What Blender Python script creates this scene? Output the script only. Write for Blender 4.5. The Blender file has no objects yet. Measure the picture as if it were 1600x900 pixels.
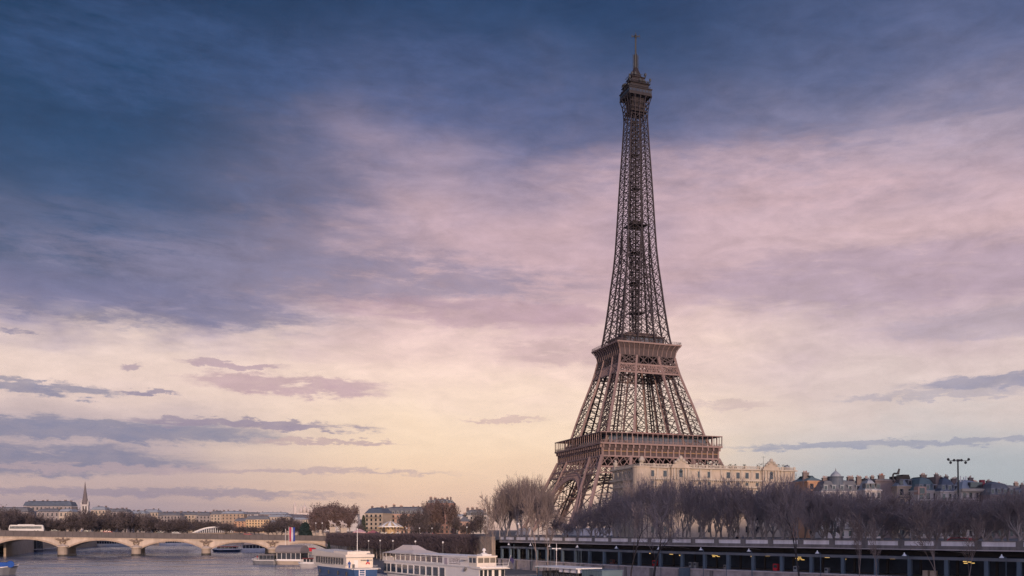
import bpy, bmesh, math, random
from mathutils import Vector, Matrix

S = bpy.context.scene
COL = S.collection
R = math.radians
H = 12.4                                   # camera height above the river (z = 0)

# ------------------------------------------------------------------ camera
cam = bpy.data.cameras.new("camera")
cam.sensor_width = 36.0
cam.lens = 1500.0 / 1600.0 * 36.0
cam.shift_x = -0.1
cam.shift_y = 0.23625
cam.clip_start = 0.5
cam.clip_end = 20000.0
camo = bpy.data.objects.new("camera", cam)
COL.objects.link(camo)
camo.location = (0, 0, H)
camo.rotation_euler = (R(90), 0, 0)
S.camera = camo

# ------------------------------------------------------------------ exposure
S.view_settings.view_transform = 'Standard'
S.view_settings.look = 'None'
S.view_settings.gamma = 1.0
S.view_settings.exposure = 0.0
S.view_settings.use_curve_mapping = False
S.cycles.max_bounces = 5
S.cycles.diffuse_bounces = 3
S.cycles.glossy_bounces = 3
S.cycles.transparent_max_bounces = 8
S.cycles.volume_bounces = 0
S.cycles.use_denoising = True
S.cycles.denoising_prefilter = 'NONE'

# ------------------------------------------------------------------ sun
SUN_EL = R(9.0)
SUN_DIR = Vector((0.30, -0.954, 0)).normalized()
sun = bpy.data.lights.new("sun", 'SUN')
sun.energy = 3.0
sun.angle = R(0.6)
sun.color = (1.0, 0.70, 0.50)
suno = bpy.data.objects.new("sun", sun)
COL.objects.link(suno)
sv = Vector((SUN_DIR.x * math.cos(SUN_EL), SUN_DIR.y * math.cos(SUN_EL), math.sin(SUN_EL)))
suno.rotation_euler = sv.to_track_quat('Z', 'Y').to_euler()
suno.location = (200, -300, 300)


def lin(c):
    return tuple(((v / 255.0) / 12.92 if v / 255.0 <= 0.04045 else ((v / 255.0 + 0.055) / 1.055) ** 2.4) for v in c)


# ------------------------------------------------------------------ sky
world = bpy.data.worlds.new("World")
S.world = world
world.use_nodes = True
nt = world.node_tree
nt.nodes.clear()
N = nt.nodes.new
Lk = nt.links.new


def wm(op, a, b=None, c=None, clamp=False):
    n = N('ShaderNodeMath'); n.operation = op; n.use_clamp = clamp
    for i, v in enumerate((a, b, c)):
        if v is None: continue
        if isinstance(v, (int, float)): n.inputs[i].default_value = v
        else: Lk(v, n.inputs[i])
    return n.outputs[0]


def wmix(f, a, b):
    n = N('ShaderNodeMix'); n.data_type = 'RGBA'
    for s, v in ((0, f), (6, a), (7, b)):
        if isinstance(v, (int, float)): n.inputs[s].default_value = v
        elif isinstance(v, tuple): n.inputs[s].default_value = (*v, 1)
        else: Lk(v, n.inputs[s])
    return n.outputs[2]


def wstep(x, lo, hi):
    n = N('ShaderNodeMapRange'); n.interpolation_type = 'SMOOTHSTEP'
    Lk(x, n.inputs[0]); n.inputs[1].default_value = lo; n.inputs[2].default_value = hi
    return n.outputs[0]


def wnoise(x, y, z, scale, detail=5.0, rough=0.55, dist=0.0):
    c = N('ShaderNodeCombineXYZ')
    for i, v in enumerate((x, y, z)):
        if isinstance(v, (int, float)): c.inputs[i].default_value = v
        else: Lk(v, c.inputs[i])
    n = N('ShaderNodeTexNoise'); n.inputs['Scale'].default_value = scale
    n.inputs['Detail'].default_value = detail; n.inputs['Roughness'].default_value = rough
    n.inputs['Distortion'].default_value = dist
    Lk(c.outputs[0], n.inputs['Vector'])
    return n.outputs[0]


tc = N('ShaderNodeTexCoord')
sp = N('ShaderNodeSeparateXYZ')
Lk(tc.outputs['Generated'], sp.inputs[0])
dx, dy, dz = sp.outputs
hl = wm('SQRT', wm('ADD', wm('MULTIPLY', dx, dx), wm('MULTIPLY', dy, dy)))
U0 = wm('ARCSINE', wm('DIVIDE', dx, wm('MAXIMUM', hl, 0.001)))          # compass bearing from the river axis
V0 = wm('ARCSINE', wm('MAXIMUM', dz, -1.0))                              # elevation
# cloud deck coordinates: the view direction carried onto a flat layer
zz = wm('ADD', wm('MAXIMUM', dz, 0.0), 0.07)
cx_, cy_ = wm('DIVIDE', dx, zz), wm('DIVIDE', dy, zz)
n_big = wnoise(cx_, cy_, 3.1, 0.55, 6, 0.52, 0.35)
n_med = wnoise(cx_, cy_, 9.7, 1.5, 6, 0.58, 0.4)
n_ang = wnoise(wm('MULTIPLY', U0, 1.0), wm('MULTIPLY', V0, 2.4), 5.0, 7.0, 5, 0.55, 0.3)
n_str = wnoise(wm('MULTIPLY', U0, 1.0), wm('MULTIPLY', V0, 7.0), 1.7, 9.0, 6, 0.6, 0.2)
n_cl = wnoise(wm('MULTIPLY', U0, 1.0), wm('MULTIPLY', V0, 5.0), 4.2, 17.0, 9, 0.7, 0.35)
n_rag = wnoise(wm('MULTIPLY', U0, 1.0), wm('MULTIPLY', V0, 2.6), 21.0, 42.0, 7, 0.65, 0.3)
n_fin = wnoise(wm('MULTIPLY', U0, 1.0), wm('MULTIPLY', V0, 4.5), 7.7, 26.0, 5, 0.6, 0.2)
lowv = wstep(V0, 0.03, 0.22)                                            # fewer swirls close to the horizon
w1 = wm('MULTIPLY', wm('SUBTRACT', n_big, 0.5), wm('ADD', wm('MULTIPLY', lowv, 0.03), 0.02))
w2 = wm('MULTIPLY', wm('SUBTRACT', n_ang, 0.5), wm('ADD', wm('MULTIPLY', lowv, 0.10), 0.012))
w3 = wm('MULTIPLY', wm('SUBTRACT', n_med, 0.5), wm('ADD', wm('MULTIPLY', lowv, 0.07), 0.006))
V = wm('ADD', V0, wm('ADD', w1, wm('ADD', w2, w3)))
U = wm('ADD', U0, wm('ADD', wm('MULTIPLY', wm('SUBTRACT', n_big, 0.5), 0.10), wm('MULTIPLY', wm('SUBTRACT', n_ang, 0.5), 0.12)))


def el(py, px):
    u = math.atan((px - 960) / 1500.0)
    return math.atan((828 - py) / 1500.0 * math.cos(u))


def ramp(px, stops):
    n = N('ShaderNodeValToRGB')
    n.color_ramp.interpolation = 'B_SPLINE'
    f = wm('DIVIDE', V, 0.60)
    Lk(f, n.inputs[0])
    e = n.color_ramp.elements
    st = sorted((max(0.0, min(1.0, el(py, px) / 0.60)), c) for py, c in stops)
    while len(e) < len(st): e.new(0.5)
    for i, (p, c) in enumerate(st):
        e[i].position = p; e[i].color = (*lin(c), 1)
    return n.outputs[0]


rl = ramp(120, [(-60, (25, 50, 83)), (20, (29, 58, 93)), (110, (31, 62, 98)), (200, (38, 68, 106)), (290, (55, 80, 117)), (370, (89, 100, 131)),
                (430, (114, 114, 144)), (480, (142, 134, 164)), (505, (205, 184, 188)), (545, (242, 216, 204)), (610, (242, 214, 202)),
                (660, (190, 172, 178)), (720, (196, 174, 176)), (760, (206, 178, 172)), (800, (170, 152, 162)), (826, (160, 146, 158))])
rm_ = ramp(720, [(-60, (36, 60, 97)), (40, (46, 70, 108)), (130, (70, 85, 123)), (200, (110, 112, 147)), (270, (160, 145, 167)), (340, (198, 169, 180)),
                 (420, (214, 180, 184)), (470, (206, 174, 180)), (510, (236, 204, 198)), (570, (248, 216, 204)), (640, (255, 227, 203)),
                 (700, (255, 224, 193)), (750, (248, 212, 183)), (790, (237, 198, 174)), (826, (214, 178, 165))])
rr = ramp(1420, [(-60, (66, 82, 120)), (40, (86, 98, 136)), (130, (112, 115, 147)), (200, (150, 142, 166)), (270, (190, 166, 179)), (340, (220, 187, 189)),
                 (400, (198, 172, 180)), (460, (200, 176, 184)), (520, (216, 192, 194)), (580, (222, 200, 196)), (640, (226, 206, 200)),
                 (680, (210, 200, 198)), (720, (182, 186, 192)), (760, (176, 184, 190)), (800, (182, 186, 188)), (826, (180, 182, 186))])
fa = wstep(U, math.atan(-780 / 1500), math.atan(-300 / 1500))
fb = wstep(U, math.atan(-40 / 1500), math.atan(430 / 1500))
skyc = wmix(fb, wmix(fa, rl, rm_), rr)


def cloud(px, py, sx, sy, color, amt=1.0, thr=0.34, soft=0.26, k=0.9, nz=None, fine=0.35):
    """one bank of cloud: a stretch of sky (bearing, elevation) broken up by streaky noise"""
    global skyc
    u0 = math.atan((px - 960) / 1500.0); v0 = el(py, px)
    a = wm('DIVIDE', wm('SUBTRACT', U0, u0), sx / 1500.0)
    b = wm('DIVIDE', wm('SUBTRACT', wm('ADD', V0, wm('ADD', wm('MULTIPLY', wm('SUBTRACT', n_str, 0.5), 0.02), wm('MULTIPLY', wm('SUBTRACT', n_rag, 0.5), 0.022))), v0), sy / 1500.0)
    g = wm('EXPONENT', wm('MULTIPLY', wm('ADD', wm('MULTIPLY', a, a), wm('MULTIPLY', b, b)), -1.0))
    z = nz if nz is not None else n_cl
    c = wm('ADD', wm('MULTIPLY', z, 1.0), wm('MULTIPLY', wm('SUBTRACT', n_fin, 0.5), fine))
    c = wm('MULTIPLY', wm('SUBTRACT', c, 0.5 - 0.30 / k), k / 0.30)
    m = wstep(wm('MULTIPLY', wm('MINIMUM', wm('MULTIPLY', g, 1.5), 1.0), c), thr, thr + soft * 1.5)
    skyc = wmix(wm('MULTIPLY', m, wm('MULTIPLY', wm('ADD', wm('MULTIPLY', n_rag, 0.8), 0.5), amt), clamp=True), skyc, lin(color))


cloud(230, 240, 330, 70, (54, 78, 116), 0.4, 0.06, 0.6, 0.8, n_ang, .6)
cloud(330, 350, 230, 70, (74, 92, 130), 0.45, 0.06, 0.6, 0.8, n_ang, .6)
cloud(250, 90, 221, 68, (66, 90, 136), 0.5, 0.15, 0.7, 0.8, n_ang, .6)
cloud(700, 130, 221, 68, (84, 98, 142), 0.45, 0.15, 0.7, 0.8, n_ang, .6)
cloud(500, 430, 357, 37, (134, 128, 154), 0.7, 0.12, 0.6, 0.9)
cloud(160, 470, 280, 28, (116, 116, 148), 0.75, 0.12, 0.55, 0.9)
cloud(300, 380, 357, 42, (140, 134, 162), 0.2, 0.2, 0.6, 1.0)
cloud(760, 488, 221, 18, (190, 158, 170), 0.7, 0.12, 0.55)
cloud(870, 548, 93, 19, (208, 176, 178), 0.7, 0.14, 0.5)
cloud(1400, 430, 323, 47, (176, 154, 172), 0.65, 0.12, 0.6, 0.9)
cloud(1540, 505, 142, 21, (174, 160, 178), 0.55, 0.12, 0.6)
cloud(1180, 280, 323, 51, (218, 182, 186), 0.5, 0.15, 0.7, 0.9, n_ang, .6)
cloud(1500, 220, 170, 34, (190, 170, 184), 0.5, 0.2, 0.6, 0.9, n_ang, .6)
cloud(1560, 598, 117, 9, (150, 148, 172), 0.85, 0.14, 0.45)
cloud(1450, 618, 130, 6, (172, 164, 180), 0.6, 0.14, 0.5)
cloud(1420, 692, 235, 5, (156, 158, 178), 0.85, 0.12, 0.45)
cloud(1130, 634, 68, 6, (206, 180, 180), 0.6, 0.14, 0.5)
cloud(450, 603, 117, 14, (200, 168, 174), 0.95, 0.18, 0.4, 1.1)
cloud(370, 573, 62, 5, (186, 158, 170), 0.85, 0.2, 0.4, 1.1)
cloud(205, 573, 13, 4, (172, 150, 168), 0.8, 0.2, 0.4)
cloud(60, 606, 93, 9, (118, 122, 154), 0.8, 0.16, 0.4, 1.1)
cloud(225, 613, 37, 4, (150, 138, 162), 0.9, 0.2, 0.4)
cloud(30, 516, 21, 4, (140, 132, 158), 0.8, 0.2, 0.4)
cloud(790, 655, 55, 4, (224, 192, 184), 0.9, 0.18, 0.45)
cloud(60, 668, 248, 13, (116, 122, 154), 0.78, 0.12, 0.4, 1.0)
cloud(400, 664, 148, 6, (152, 138, 160), 0.9, 0.16, 0.4, 1.1)
cloud(520, 690, 99, 4, (200, 172, 172), 0.9, 0.18, 0.45)
cloud(40, 715, 186, 19, (114, 120, 152), 0.8, 0.12, 0.5, 1.0)
cloud(330, 735, 285, 5, (188, 164, 170), 0.75, 0.14, 0.5)
cloud(150, 768, 310, 6, (150, 138, 158), 0.75, 0.14, 0.5)
# soft mottling of the cloud deck
n_mot = wnoise(wm('MULTIPLY', U0, 1.0), wm('MULTIPLY', V0, 2.8), 12.3, 17.0, 7, 0.6, 0.5)
mamp = wm('ADD', wm('MULTIPLY', lowv, 0.55), 0.07)
mf = wm('ADD', wm('ADD', wm('MULTIPLY', wm('SUBTRACT', n_mot, 0.5), mamp), wm('MULTIPLY', wm('SUBTRACT', n_rag, 0.5), wm('MULTIPLY', mamp, 0.45))), 1.0)
mm = N('ShaderNodeMix'); mm.data_type = 'RGBA'; mm.blend_type = 'MULTIPLY'; mm.inputs[0].default_value = 1.0
Lk(skyc, mm.inputs[6]); Lk(mf, mm.inputs[7]); skyc = mm.outputs[2]
# clear air above the cloud deck
nish = N('ShaderNodeTexSky'); nish.sky_type = 'NISHITA'; nish.sun_disc = False
nish.sun_elevation = SUN_EL
nish.sun_rotation = math.atan2(SUN_DIR.x, SUN_DIR.y)
sc_ = N('ShaderNodeMix'); sc_.data_type = 'RGBA'; sc_.blend_type = 'MULTIPLY'; sc_.inputs[0].default_value = 1.0
Lk(skyc, sc_.inputs[6]); sc_.inputs[7].default_value = (10, 10, 10, 1)
# sky behind the viewer brightened as added fill light
back_fill = wstep(wm('MULTIPLY', dy, -1.0), 0.05, 0.8)
wst = N('ShaderNodeMix'); wst.data_type = 'RGBA'; wst.blend_type = 'MULTIPLY'; wst.inputs[0].default_value = 1.0
Lk(sc_.outputs[2], wst.inputs[6])
gl = N('ShaderNodeCombineColor')
for i_, g_ in enumerate((2.0, 2.1, 2.3)): Lk(wm('ADD', wm('MULTIPLY', back_fill, g_), 1.0), gl.inputs[i_])
Lk(gl.outputs[0], wst.inputs[7])
zen_fill = wstep(V0, 0.56, 1.1)  # overhead sky boosted too, added as soft fill from above
zs_ = N('ShaderNodeMix'); zs_.data_type = 'RGBA'; zs_.blend_type = 'MULTIPLY'; zs_.inputs[0].default_value = 1.0
Lk(wst.outputs[2], zs_.inputs[6])
gz = N('ShaderNodeCombineColor')
for i_, g_ in enumerate((4.2, 2.8, 1.8)): Lk(wm('ADD', wm('MULTIPLY', zen_fill, g_), 1.0), gz.inputs[i_])
Lk(gz.outputs[0], zs_.inputs[7])
fin = wmix(0.04, zs_.outputs[2], nish.outputs[0])
bg = N('ShaderNodeBackground'); bg.inputs[1].default_value = 0.1
Lk(fin, bg.inputs[0])
wo = N('ShaderNodeOutputWorld'); Lk(bg.outputs[0], wo.inputs[0])


# ------------------------------------------------------------------ helpers
class MB:
    """collects simple solids, then becomes ONE mesh object"""
    def __init__(s): s.v = []; s.f = []

    def add(s, vs, fs):
        o = len(s.v); s.v.extend([tuple(p) for p in vs]); s.f.extend([tuple(i + o for i in f) for f in fs])

    def box(s, x0, x1, y0, y1, z0, z1):
        s.add([(x0, y0, z0), (x1, y0, z0), (x1, y1, z0), (x0, y1, z0), (x0, y0, z1), (x1, y0, z1), (x1, y1, z1), (x0, y1, z1)],
              [(0, 3, 2, 1), (4, 5, 6, 7), (0, 1, 5, 4), (1, 2, 6, 5), (2, 3, 7, 6), (3, 0, 4, 7)])

    def frus(s, x0, x1, y0, y1, z0, z1, ix, iy):
        s.add([(x0, y0, z0), (x1, y0, z0), (x1, y1, z0), (x0, y1, z0), (x0 + ix, y0 + iy, z1), (x1 - ix, y0 + iy, z1), (x1 - ix, y1 - iy, z1), (x0 + ix, y1 - iy, z1)],
              [(0, 3, 2, 1), (4, 5, 6, 7), (0, 1, 5, 4), (1, 2, 6, 5), (2, 3, 7, 6), (3, 0, 4, 7)])

    def beam(s, p, q, w, h=None, up=(0, 0, 1)):
        p = Vector(p); q = Vector(q); d = q - p
        if d.length < 1e-6: return
        d.normalize(); h = w if h is None else h
        u = Vector(up)
        if abs(d.dot(u)) > 0.98: u = Vector((1, 0, 0))
        a = d.cross(u).normalized() * (w / 2); b = a.cross(d).normalized() * (h / 2)
        s.add([p - a - b, p + a - b, p + a + b, p - a + b, q - a - b, q + a - b, q + a + b, q - a + b],
              [(0, 1, 2, 3), (7, 6, 5, 4), (4, 5, 1, 0), (5, 6, 2, 1), (6, 7, 3, 2), (7, 4, 0, 3)])

    def tube(s, p, q, r0, r1=None, n=8, cap=True):
        p = Vector(p); q = Vector(q); d = (q - p)
        if d.length < 1e-6: return
        d.normalize(); r1 = r0 if r1 is None else r1
        u = Vector((0, 0, 1)) if abs(d.z) < 0.9 else Vector((1, 0, 0))
        a = d.cross(u).normalized(); b = d.cross(a)
        vs = [];
        for c, r in ((p, r0), (q, r1)):
            for i in range(n):
                t = 2 * math.pi * i / n
                vs.append(c + (a * math.cos(t) + b * math.sin(t)) * r)
        fs = [(i, (i + 1) % n, n + (i + 1) % n, n + i) for i in range(n)]
        if cap: fs += [tuple(range(n - 1, -1, -1)), tuple(range(n, 2 * n))]
        s.add(vs, fs)

    def lathe(s, prof, n=16, c=(0, 0, 0)):
        vs = []; fs = []
        for r, z in prof:
            for i in range(n):
                t = 2 * math.pi * i / n
                vs.append((c[0] + r * math.cos(t), c[1] + r * math.sin(t), c[2] + z))
        for k in range(len(prof) - 1):
            for i in range(n):
                fs.append((k * n + i, k * n + (i + 1) % n, (k + 1) * n + (i + 1) % n, (k + 1) * n + i))
        fs.append(tuple(range(n - 1, -1, -1))); m = (len(prof) - 1) * n
        fs.append(tuple(range(m, m + n)))
        s.add(vs, fs)

    def prism(s, pts, ext):
        n = len(pts); e = Vector(ext); p = [Vector(a) for a in pts]
        s.add(p + [a + e for a in p], [tuple(range(n - 1, -1, -1)), tuple(range(n, 2 * n))] +
              [(i, (i + 1) % n, n + (i + 1) % n, n + i) for i in range(n)])

    def quad(s, a, b, c, d): s.add([a, b, c, d], [(0, 1, 2, 3)])

    def ball(s, c, r, n=10, m=6, sz=1.0):
        prof = [(max(0.001, r * math.sin(math.pi * k / m)), -r * sz * math.cos(math.pi * k / m)) for k in range(m + 1)]
        s.lathe(prof, n, c)

    def build(s, name, mat, parent=None, smooth=False):
        me = bpy.data.meshes.new(name)
        me.from_pydata(s.v, [], s.f); me.update()
        if smooth:
            me.polygons.foreach_set('use_smooth', [True] * len(me.polygons))
        me.materials.append(mat)
        o = bpy.data.objects.new(name, me); COL.objects.link(o)
        if parent: o.parent = parent
        return o


def thing(name, label, cat, loc=(0, 0, 0), rz=0.0, group=None):
    o = bpy.data.objects.new(name, None); COL.objects.link(o)
    o.empty_display_size = 0.3
    o.location = loc; o.rotation_euler = (0, 0, rz)
    o['label'] = label; o['category'] = cat
    if group: o['group'] = group
    return o


def tag(o, label, cat, group=None):
    o['label'] = label; o['category'] = cat
    if group: o['group'] = group
    return o


def struct(o, kind='structure'):
    o['kind'] = kind; return o


def dup(root, loc, rz, label, group=None, scale=None):
    r = root.copy(); COL.objects.link(r); r.location = loc; r.rotation_euler = (0, 0, rz)
    r['label'] = label
    if group: r['group'] = group
    if scale: r.scale = scale
    for ch in list(root.children):
        c = ch.copy(); COL.objects.link(c); c.parent = r
        for g in list(ch.children):
            d = g.copy(); COL.objects.link(d); d.parent = c
    return r


def dirn(px): return (px - 960) / 1500.0
def at(px, Y): return dirn(px) * Y
def zz_(py, Y): return H - (py - 828) / 1500.0 * Y


MATS = {}
def mat(name, col, rough=0.8, var=0.25, scale=0.6, metal=0.0, bump=0.0, bscale=6.0, streak=False, spec=0.3, emit=None, estr=0.0):
    if name in MATS: return MATS[name]
    m = bpy.data.materials.new(name); m.use_nodes = True
    t = m.node_tree; b = t.nodes['Principled BSDF']
    b.inputs['Roughness'].default_value = rough; b.inputs['Metallic'].default_value = metal
    b.inputs['Specular IOR Level'].default_value = spec
    tcn = t.nodes.new('ShaderNodeTexCoord'); mp = t.nodes.new('ShaderNodeMapping')
    t.links.new(tcn.outputs['Object'], mp.inputs[0])
    if streak: mp.inputs['Scale'].default_value = (1, 1, 0.18)
    nz = t.nodes.new('ShaderNodeTexNoise'); nz.inputs['Scale'].default_value = scale; nz.inputs['Detail'].default_value = 6
    nz.inputs['Roughness'].default_value = 0.65
    t.links.new(mp.outputs[0], nz.inputs['Vector'])
    mr = t.nodes.new('ShaderNodeMapRange'); t.links.new(nz.outputs[0], mr.inputs[0])
    mr.inputs[1].default_value = 0.25; mr.inputs[2].default_value = 0.75
    mr.inputs[3].default_value = 1 - var; mr.inputs[4].default_value = 1 + var
    mx = t.nodes.new('ShaderNodeMix'); mx.data_type = 'RGBA'; mx.blend_type = 'MULTIPLY'; mx.inputs[0].default_value = 1.0
    mx.inputs[6].default_value = (*col, 1); t.links.new(mr.outputs[0], mx.inputs[7])
    t.links.new(mx.outputs[2], b.inputs['Base Color'])
    if bump:
        n2 = t.nodes.new('ShaderNodeTexNoise'); n2.inputs['Scale'].default_value = bscale; n2.inputs['Detail'].default_value = 4
        t.links.new(tcn.outputs['Object'], n2.inputs['Vector'])
        bp = t.nodes.new('ShaderNodeBump'); bp.inputs['Strength'].default_value = bump; bp.inputs['Distance'].default_value = 0.1
        t.links.new(n2.outputs[0], bp.inputs['Height']); t.links.new(bp.outputs[0], b.inputs['Normal'])
    if emit:
        b.inputs['Emission Color'].default_value = (*emit, 1); b.inputs['Emission Strength'].default_value = estr
    MATS[name] = m
    return m


def glass_mat(name, col, rough=0.12):
    return mat(name, col, rough, 0.45, 0.35, 0.0, spec=0.6)


# palette (surface colours; tower iron tones also carry painted light and shade)
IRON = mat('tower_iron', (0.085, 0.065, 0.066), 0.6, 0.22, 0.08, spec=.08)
IRON_LIT = mat('tower_iron_lit', (0.25, 0.178, 0.165), 0.6, 0.2, 0.1, spec=.08)  # lighter copy: the lit look of chords and edges is put into the colour
IRON_UDIM = mat('tower_iron_upper_dimmed', (0.042, 0.035, 0.04), 0.65, 0.2, 0.1, spec=.08)  # darkened copy: the dim tone of the upper tower is painted in
IRON_DIM = mat('tower_iron_dimmed', (0.03, 0.025, 0.027), 0.65, 0.2, 0.1, spec=.08)  # darkened copy for tower top and inner parts, dimness put into the colour
REDP = mat('red_pavilion', (0.16, 0.035, 0.035), 0.55, 0.2, 0.3)
GLASS = glass_mat('dark_glass', (0.03, 0.035, 0.042))
GLASS_B = glass_mat('blue_glass', (0.045, 0.06, 0.08))
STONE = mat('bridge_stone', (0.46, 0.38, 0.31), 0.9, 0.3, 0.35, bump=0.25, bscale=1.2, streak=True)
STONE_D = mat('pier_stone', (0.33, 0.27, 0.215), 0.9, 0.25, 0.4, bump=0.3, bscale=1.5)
PARA = mat('parapet_dark', (0.115, 0.10, 0.098), 0.85, 0.25, 0.3)
CREAM = mat('cream_stone', (0.42, 0.355, 0.29), 0.9, 0.28, 0.22, bump=0.15, bscale=2)
CREAM2 = mat('cream_trim', (0.41, 0.365, 0.31), 0.9, 0.22, 0.4)
BEIGE = mat('beige_stone', (0.40, 0.33, 0.265), 0.9, 0.15, 0.2)
GREYST = mat('grey_stone', (0.46, 0.43, 0.415), 0.9, 0.18, 0.2)
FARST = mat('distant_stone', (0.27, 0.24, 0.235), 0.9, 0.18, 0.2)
COACHW = mat('coach_paint', (0.5, 0.49, 0.48), 0.4, 0.08, 0.5)
PINKST = mat('rose_plaster', (0.42, 0.29, 0.24), 0.9, 0.12, 0.2)
MAUVE = mat('mauve_render', (0.20, 0.165, 0.165), 0.9, 0.15, 0.2)
ORANGEW = mat('ochre_wall', (0.42, 0.25, 0.16), 0.9, 0.15, 0.2)
SLATE = mat('slate_roof', (0.125, 0.13, 0.145), 0.6, 0.3, 0.5)
ZINC = mat('zinc_roof', (0.24, 0.265, 0.30), 0.5, 0.2, 0.4)
TEALR = mat('weathered_copper', (0.11, 0.155, 0.165), 0.6, 0.25, 0.4)
BRICK = mat('chimney_brick', (0.16, 0.13, 0.125), 0.9, 0.25, 0.8)
REDB = mat('red_brick', (0.26, 0.06, 0.075), 0.9, 0.2, 0.8)
POT = mat('chimney_pot', (0.30, 0.12, 0.08), 0.9, 0.2, 1.0)
WHITE = mat('white_paint', (0.72, 0.70, 0.67), 0.45, 0.08, 0.5)
WHITE2 = mat('offwhite_hull', (0.80, 0.76, 0.72), 0.5, 0.08, 0.3, streak=True)
CREAMP = mat('cream_boat_paint', (0.74, 0.66, 0.56), 0.5, 0.07, 0.3)
BLUEH = mat('blue_hull_paint', (0.04, 0.092, 0.21), 0.4, 0.18, 0.25, streak=True)
NAVY = mat('navy_paint', (0.02, 0.03, 0.06), 0.4, 0.2, 0.4)
GREYM = mat('grey_metal', (0.22, 0.22, 0.23), 0.5, 0.2, 0.6, 0.3)
DARKM = mat('dark_metal', (0.045, 0.047, 0.05), 0.5, 0.2, 0.6, 0.3)
CANVAS = mat('canopy_canvas', (0.64, 0.55, 0.48), 0.9, 0.08, 0.3)
GREYC = mat('grey_canopy', (0.20, 0.18, 0.185), 0.8, 0.12, 0.5)
REDC = mat('red_canopy', (0.55, 0.03, 0.05), 0.7, 0.12, 0.5)
BLUEC = mat('blue_cloth', (0.02, 0.08, 0.32), 0.85, 0.15, 2.0)
SKIN = mat('skin', (0.45, 0.28, 0.2), 0.6, 0.1, 3.0)
CONC = mat('pale_concrete', (0.50, 0.45, 0.455), 0.9, 0.14, 0.3, bump=0.1, streak=True)
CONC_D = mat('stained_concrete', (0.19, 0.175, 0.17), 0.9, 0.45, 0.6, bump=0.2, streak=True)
PANEL = mat('parapet_panel', (0.76, 0.73, 0.75), 0.85, 0.26, 0.6, streak=True)
COLB = mat('blue_column_paint', (0.09, 0.13, 0.175), 0.6, 0.22, 0.4, streak=True)
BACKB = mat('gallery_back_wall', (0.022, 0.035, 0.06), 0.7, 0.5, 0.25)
NEARBLK = mat('near_black_matte', (0.035, 0.034, 0.036), 0.95, 0.3, 0.5)  # near-black matte tone for gallery insides, belfry openings, roof block, boat cabin
QSTONE = mat('quay_stone', (0.38, 0.34, 0.345), 0.95, 0.45, 0.5, bump=0.4, bscale=1.2)
COBBLE = mat('port_paving', (0.13, 0.12, 0.12), 0.95, 0.25, 0.3, bump=0.4, bscale=2)
ASPH = mat('asphalt', (0.055, 0.054, 0.056), 0.9, 0.2, 0.2)
GRND = mat('city_ground', (0.12, 0.11, 0.105), 0.95, 0.3, 0.02)
BARK = mat('bark', (0.30, 0.265, 0.25), 0.95, 0.3, 1.0)
BARK_P = mat('pale_bark', (0.25, 0.205, 0.19), 0.95, 0.3, 1.0)
TWIG = mat('twigs', (0.24, 0.2, 0.2), 0.95, 0.3, 0.15)
TWIG_W = mat('warm_twigs', (0.185, 0.15, 0.145), 0.95, 0.3, 0.15)
LEAFB = mat('brown_leaves', (0.125, 0.085, 0.082), 0.95, 0.4, 0.2)
LEAFG = mat('dark_conifer', (0.018, 0.035, 0.036), 0.95, 0.4, 0.4)
LEAFO = mat('olive_leaves', (0.05, 0.06, 0.04), 0.95, 0.4, 0.4)
LAMPW = mat('lamp_globe', (0.75, 0.75, 0.75), 0.4, 0.02, 1.0)
STRIP = mat('lit_strip_lamp', (0.9, 0.7, 0.3), 0.5, 0.0, 1.0, emit=(1.0, 0.62, 0.18), estr=0.9)
GOLD = mat('carousel_gold', (0.50, 0.36, 0.2), 0.5, 0.15, 0.8)
STATUE = mat('statue_stone', (0.40, 0.35, 0.33), 0.9, 0.25, 0.8)
# ================================================================== SETTING
# river
wmat = bpy.data.materials.new('river_water'); wmat.use_nodes = True
t = wmat.node_tree; b = t.nodes['Principled BSDF']
b.inputs['Base Color'].default_value = (0.10, 0.14, 0.21, 1)
b.inputs['Roughness'].default_value = 0.16
b.inputs['Specular IOR Level'].default_value = 0.6
tcn = t.nodes.new('ShaderNodeTexCoord'); mp = t.nodes.new('ShaderNodeMapping')
mp.inputs['Rotation'].default_value = (0, 0, R(-22)); mp.inputs['Scale'].default_value = (0.35, 0.9, 1)
t.links.new(tcn.outputs['Object'], mp.inputs[0])
w1n = t.nodes.new('ShaderNodeTexNoise'); w1n.inputs['Scale'].default_value = 0.55; w1n.inputs['Detail'].default_value = 7; w1n.inputs['Roughness'].default_value = 0.6
w2n = t.nodes.new('ShaderNodeTexNoise'); w2n.inputs['Scale'].default_value = 0.09; w2n.inputs['Detail'].default_value = 4
for w in (w1n, w2n): t.links.new(mp.outputs[0], w.inputs['Vector'])
mul = t.nodes.new('ShaderNodeMath'); mul.operation = 'MULTIPLY'
mrn = t.nodes.new('ShaderNodeMapRange'); mrn.inputs[1].default_value = 0.35; mrn.inputs[2].default_value = 0.65; mrn.inputs[3].default_value = 0.35
t.links.new(w2n.outputs[0], mrn.inputs[0]); t.links.new(w1n.outputs[0], mul.inputs[0]); t.links.new(mrn.outputs[0], mul.inputs[1])
rgh = t.nodes.new('ShaderNodeMapRange'); rgh.inputs[1].default_value = 0.35; rgh.inputs[2].default_value = 0.65; rgh.inputs[3].default_value = 0.07; rgh.inputs[4].default_value = 0.3
t.links.new(w2n.outputs[0], rgh.inputs[0]); t.links.new(rgh.outputs[0], b.inputs['Roughness'])
bp = t.nodes.new('ShaderNodeBump'); bp.inputs['Strength'].default_value = 1.0; bp.inputs['Distance'].default_value = 0.2
t.links.new(mul.outputs[0], bp.inputs['Height']); t.links.new(bp.outputs[0], b.inputs['Normal'])
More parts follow.
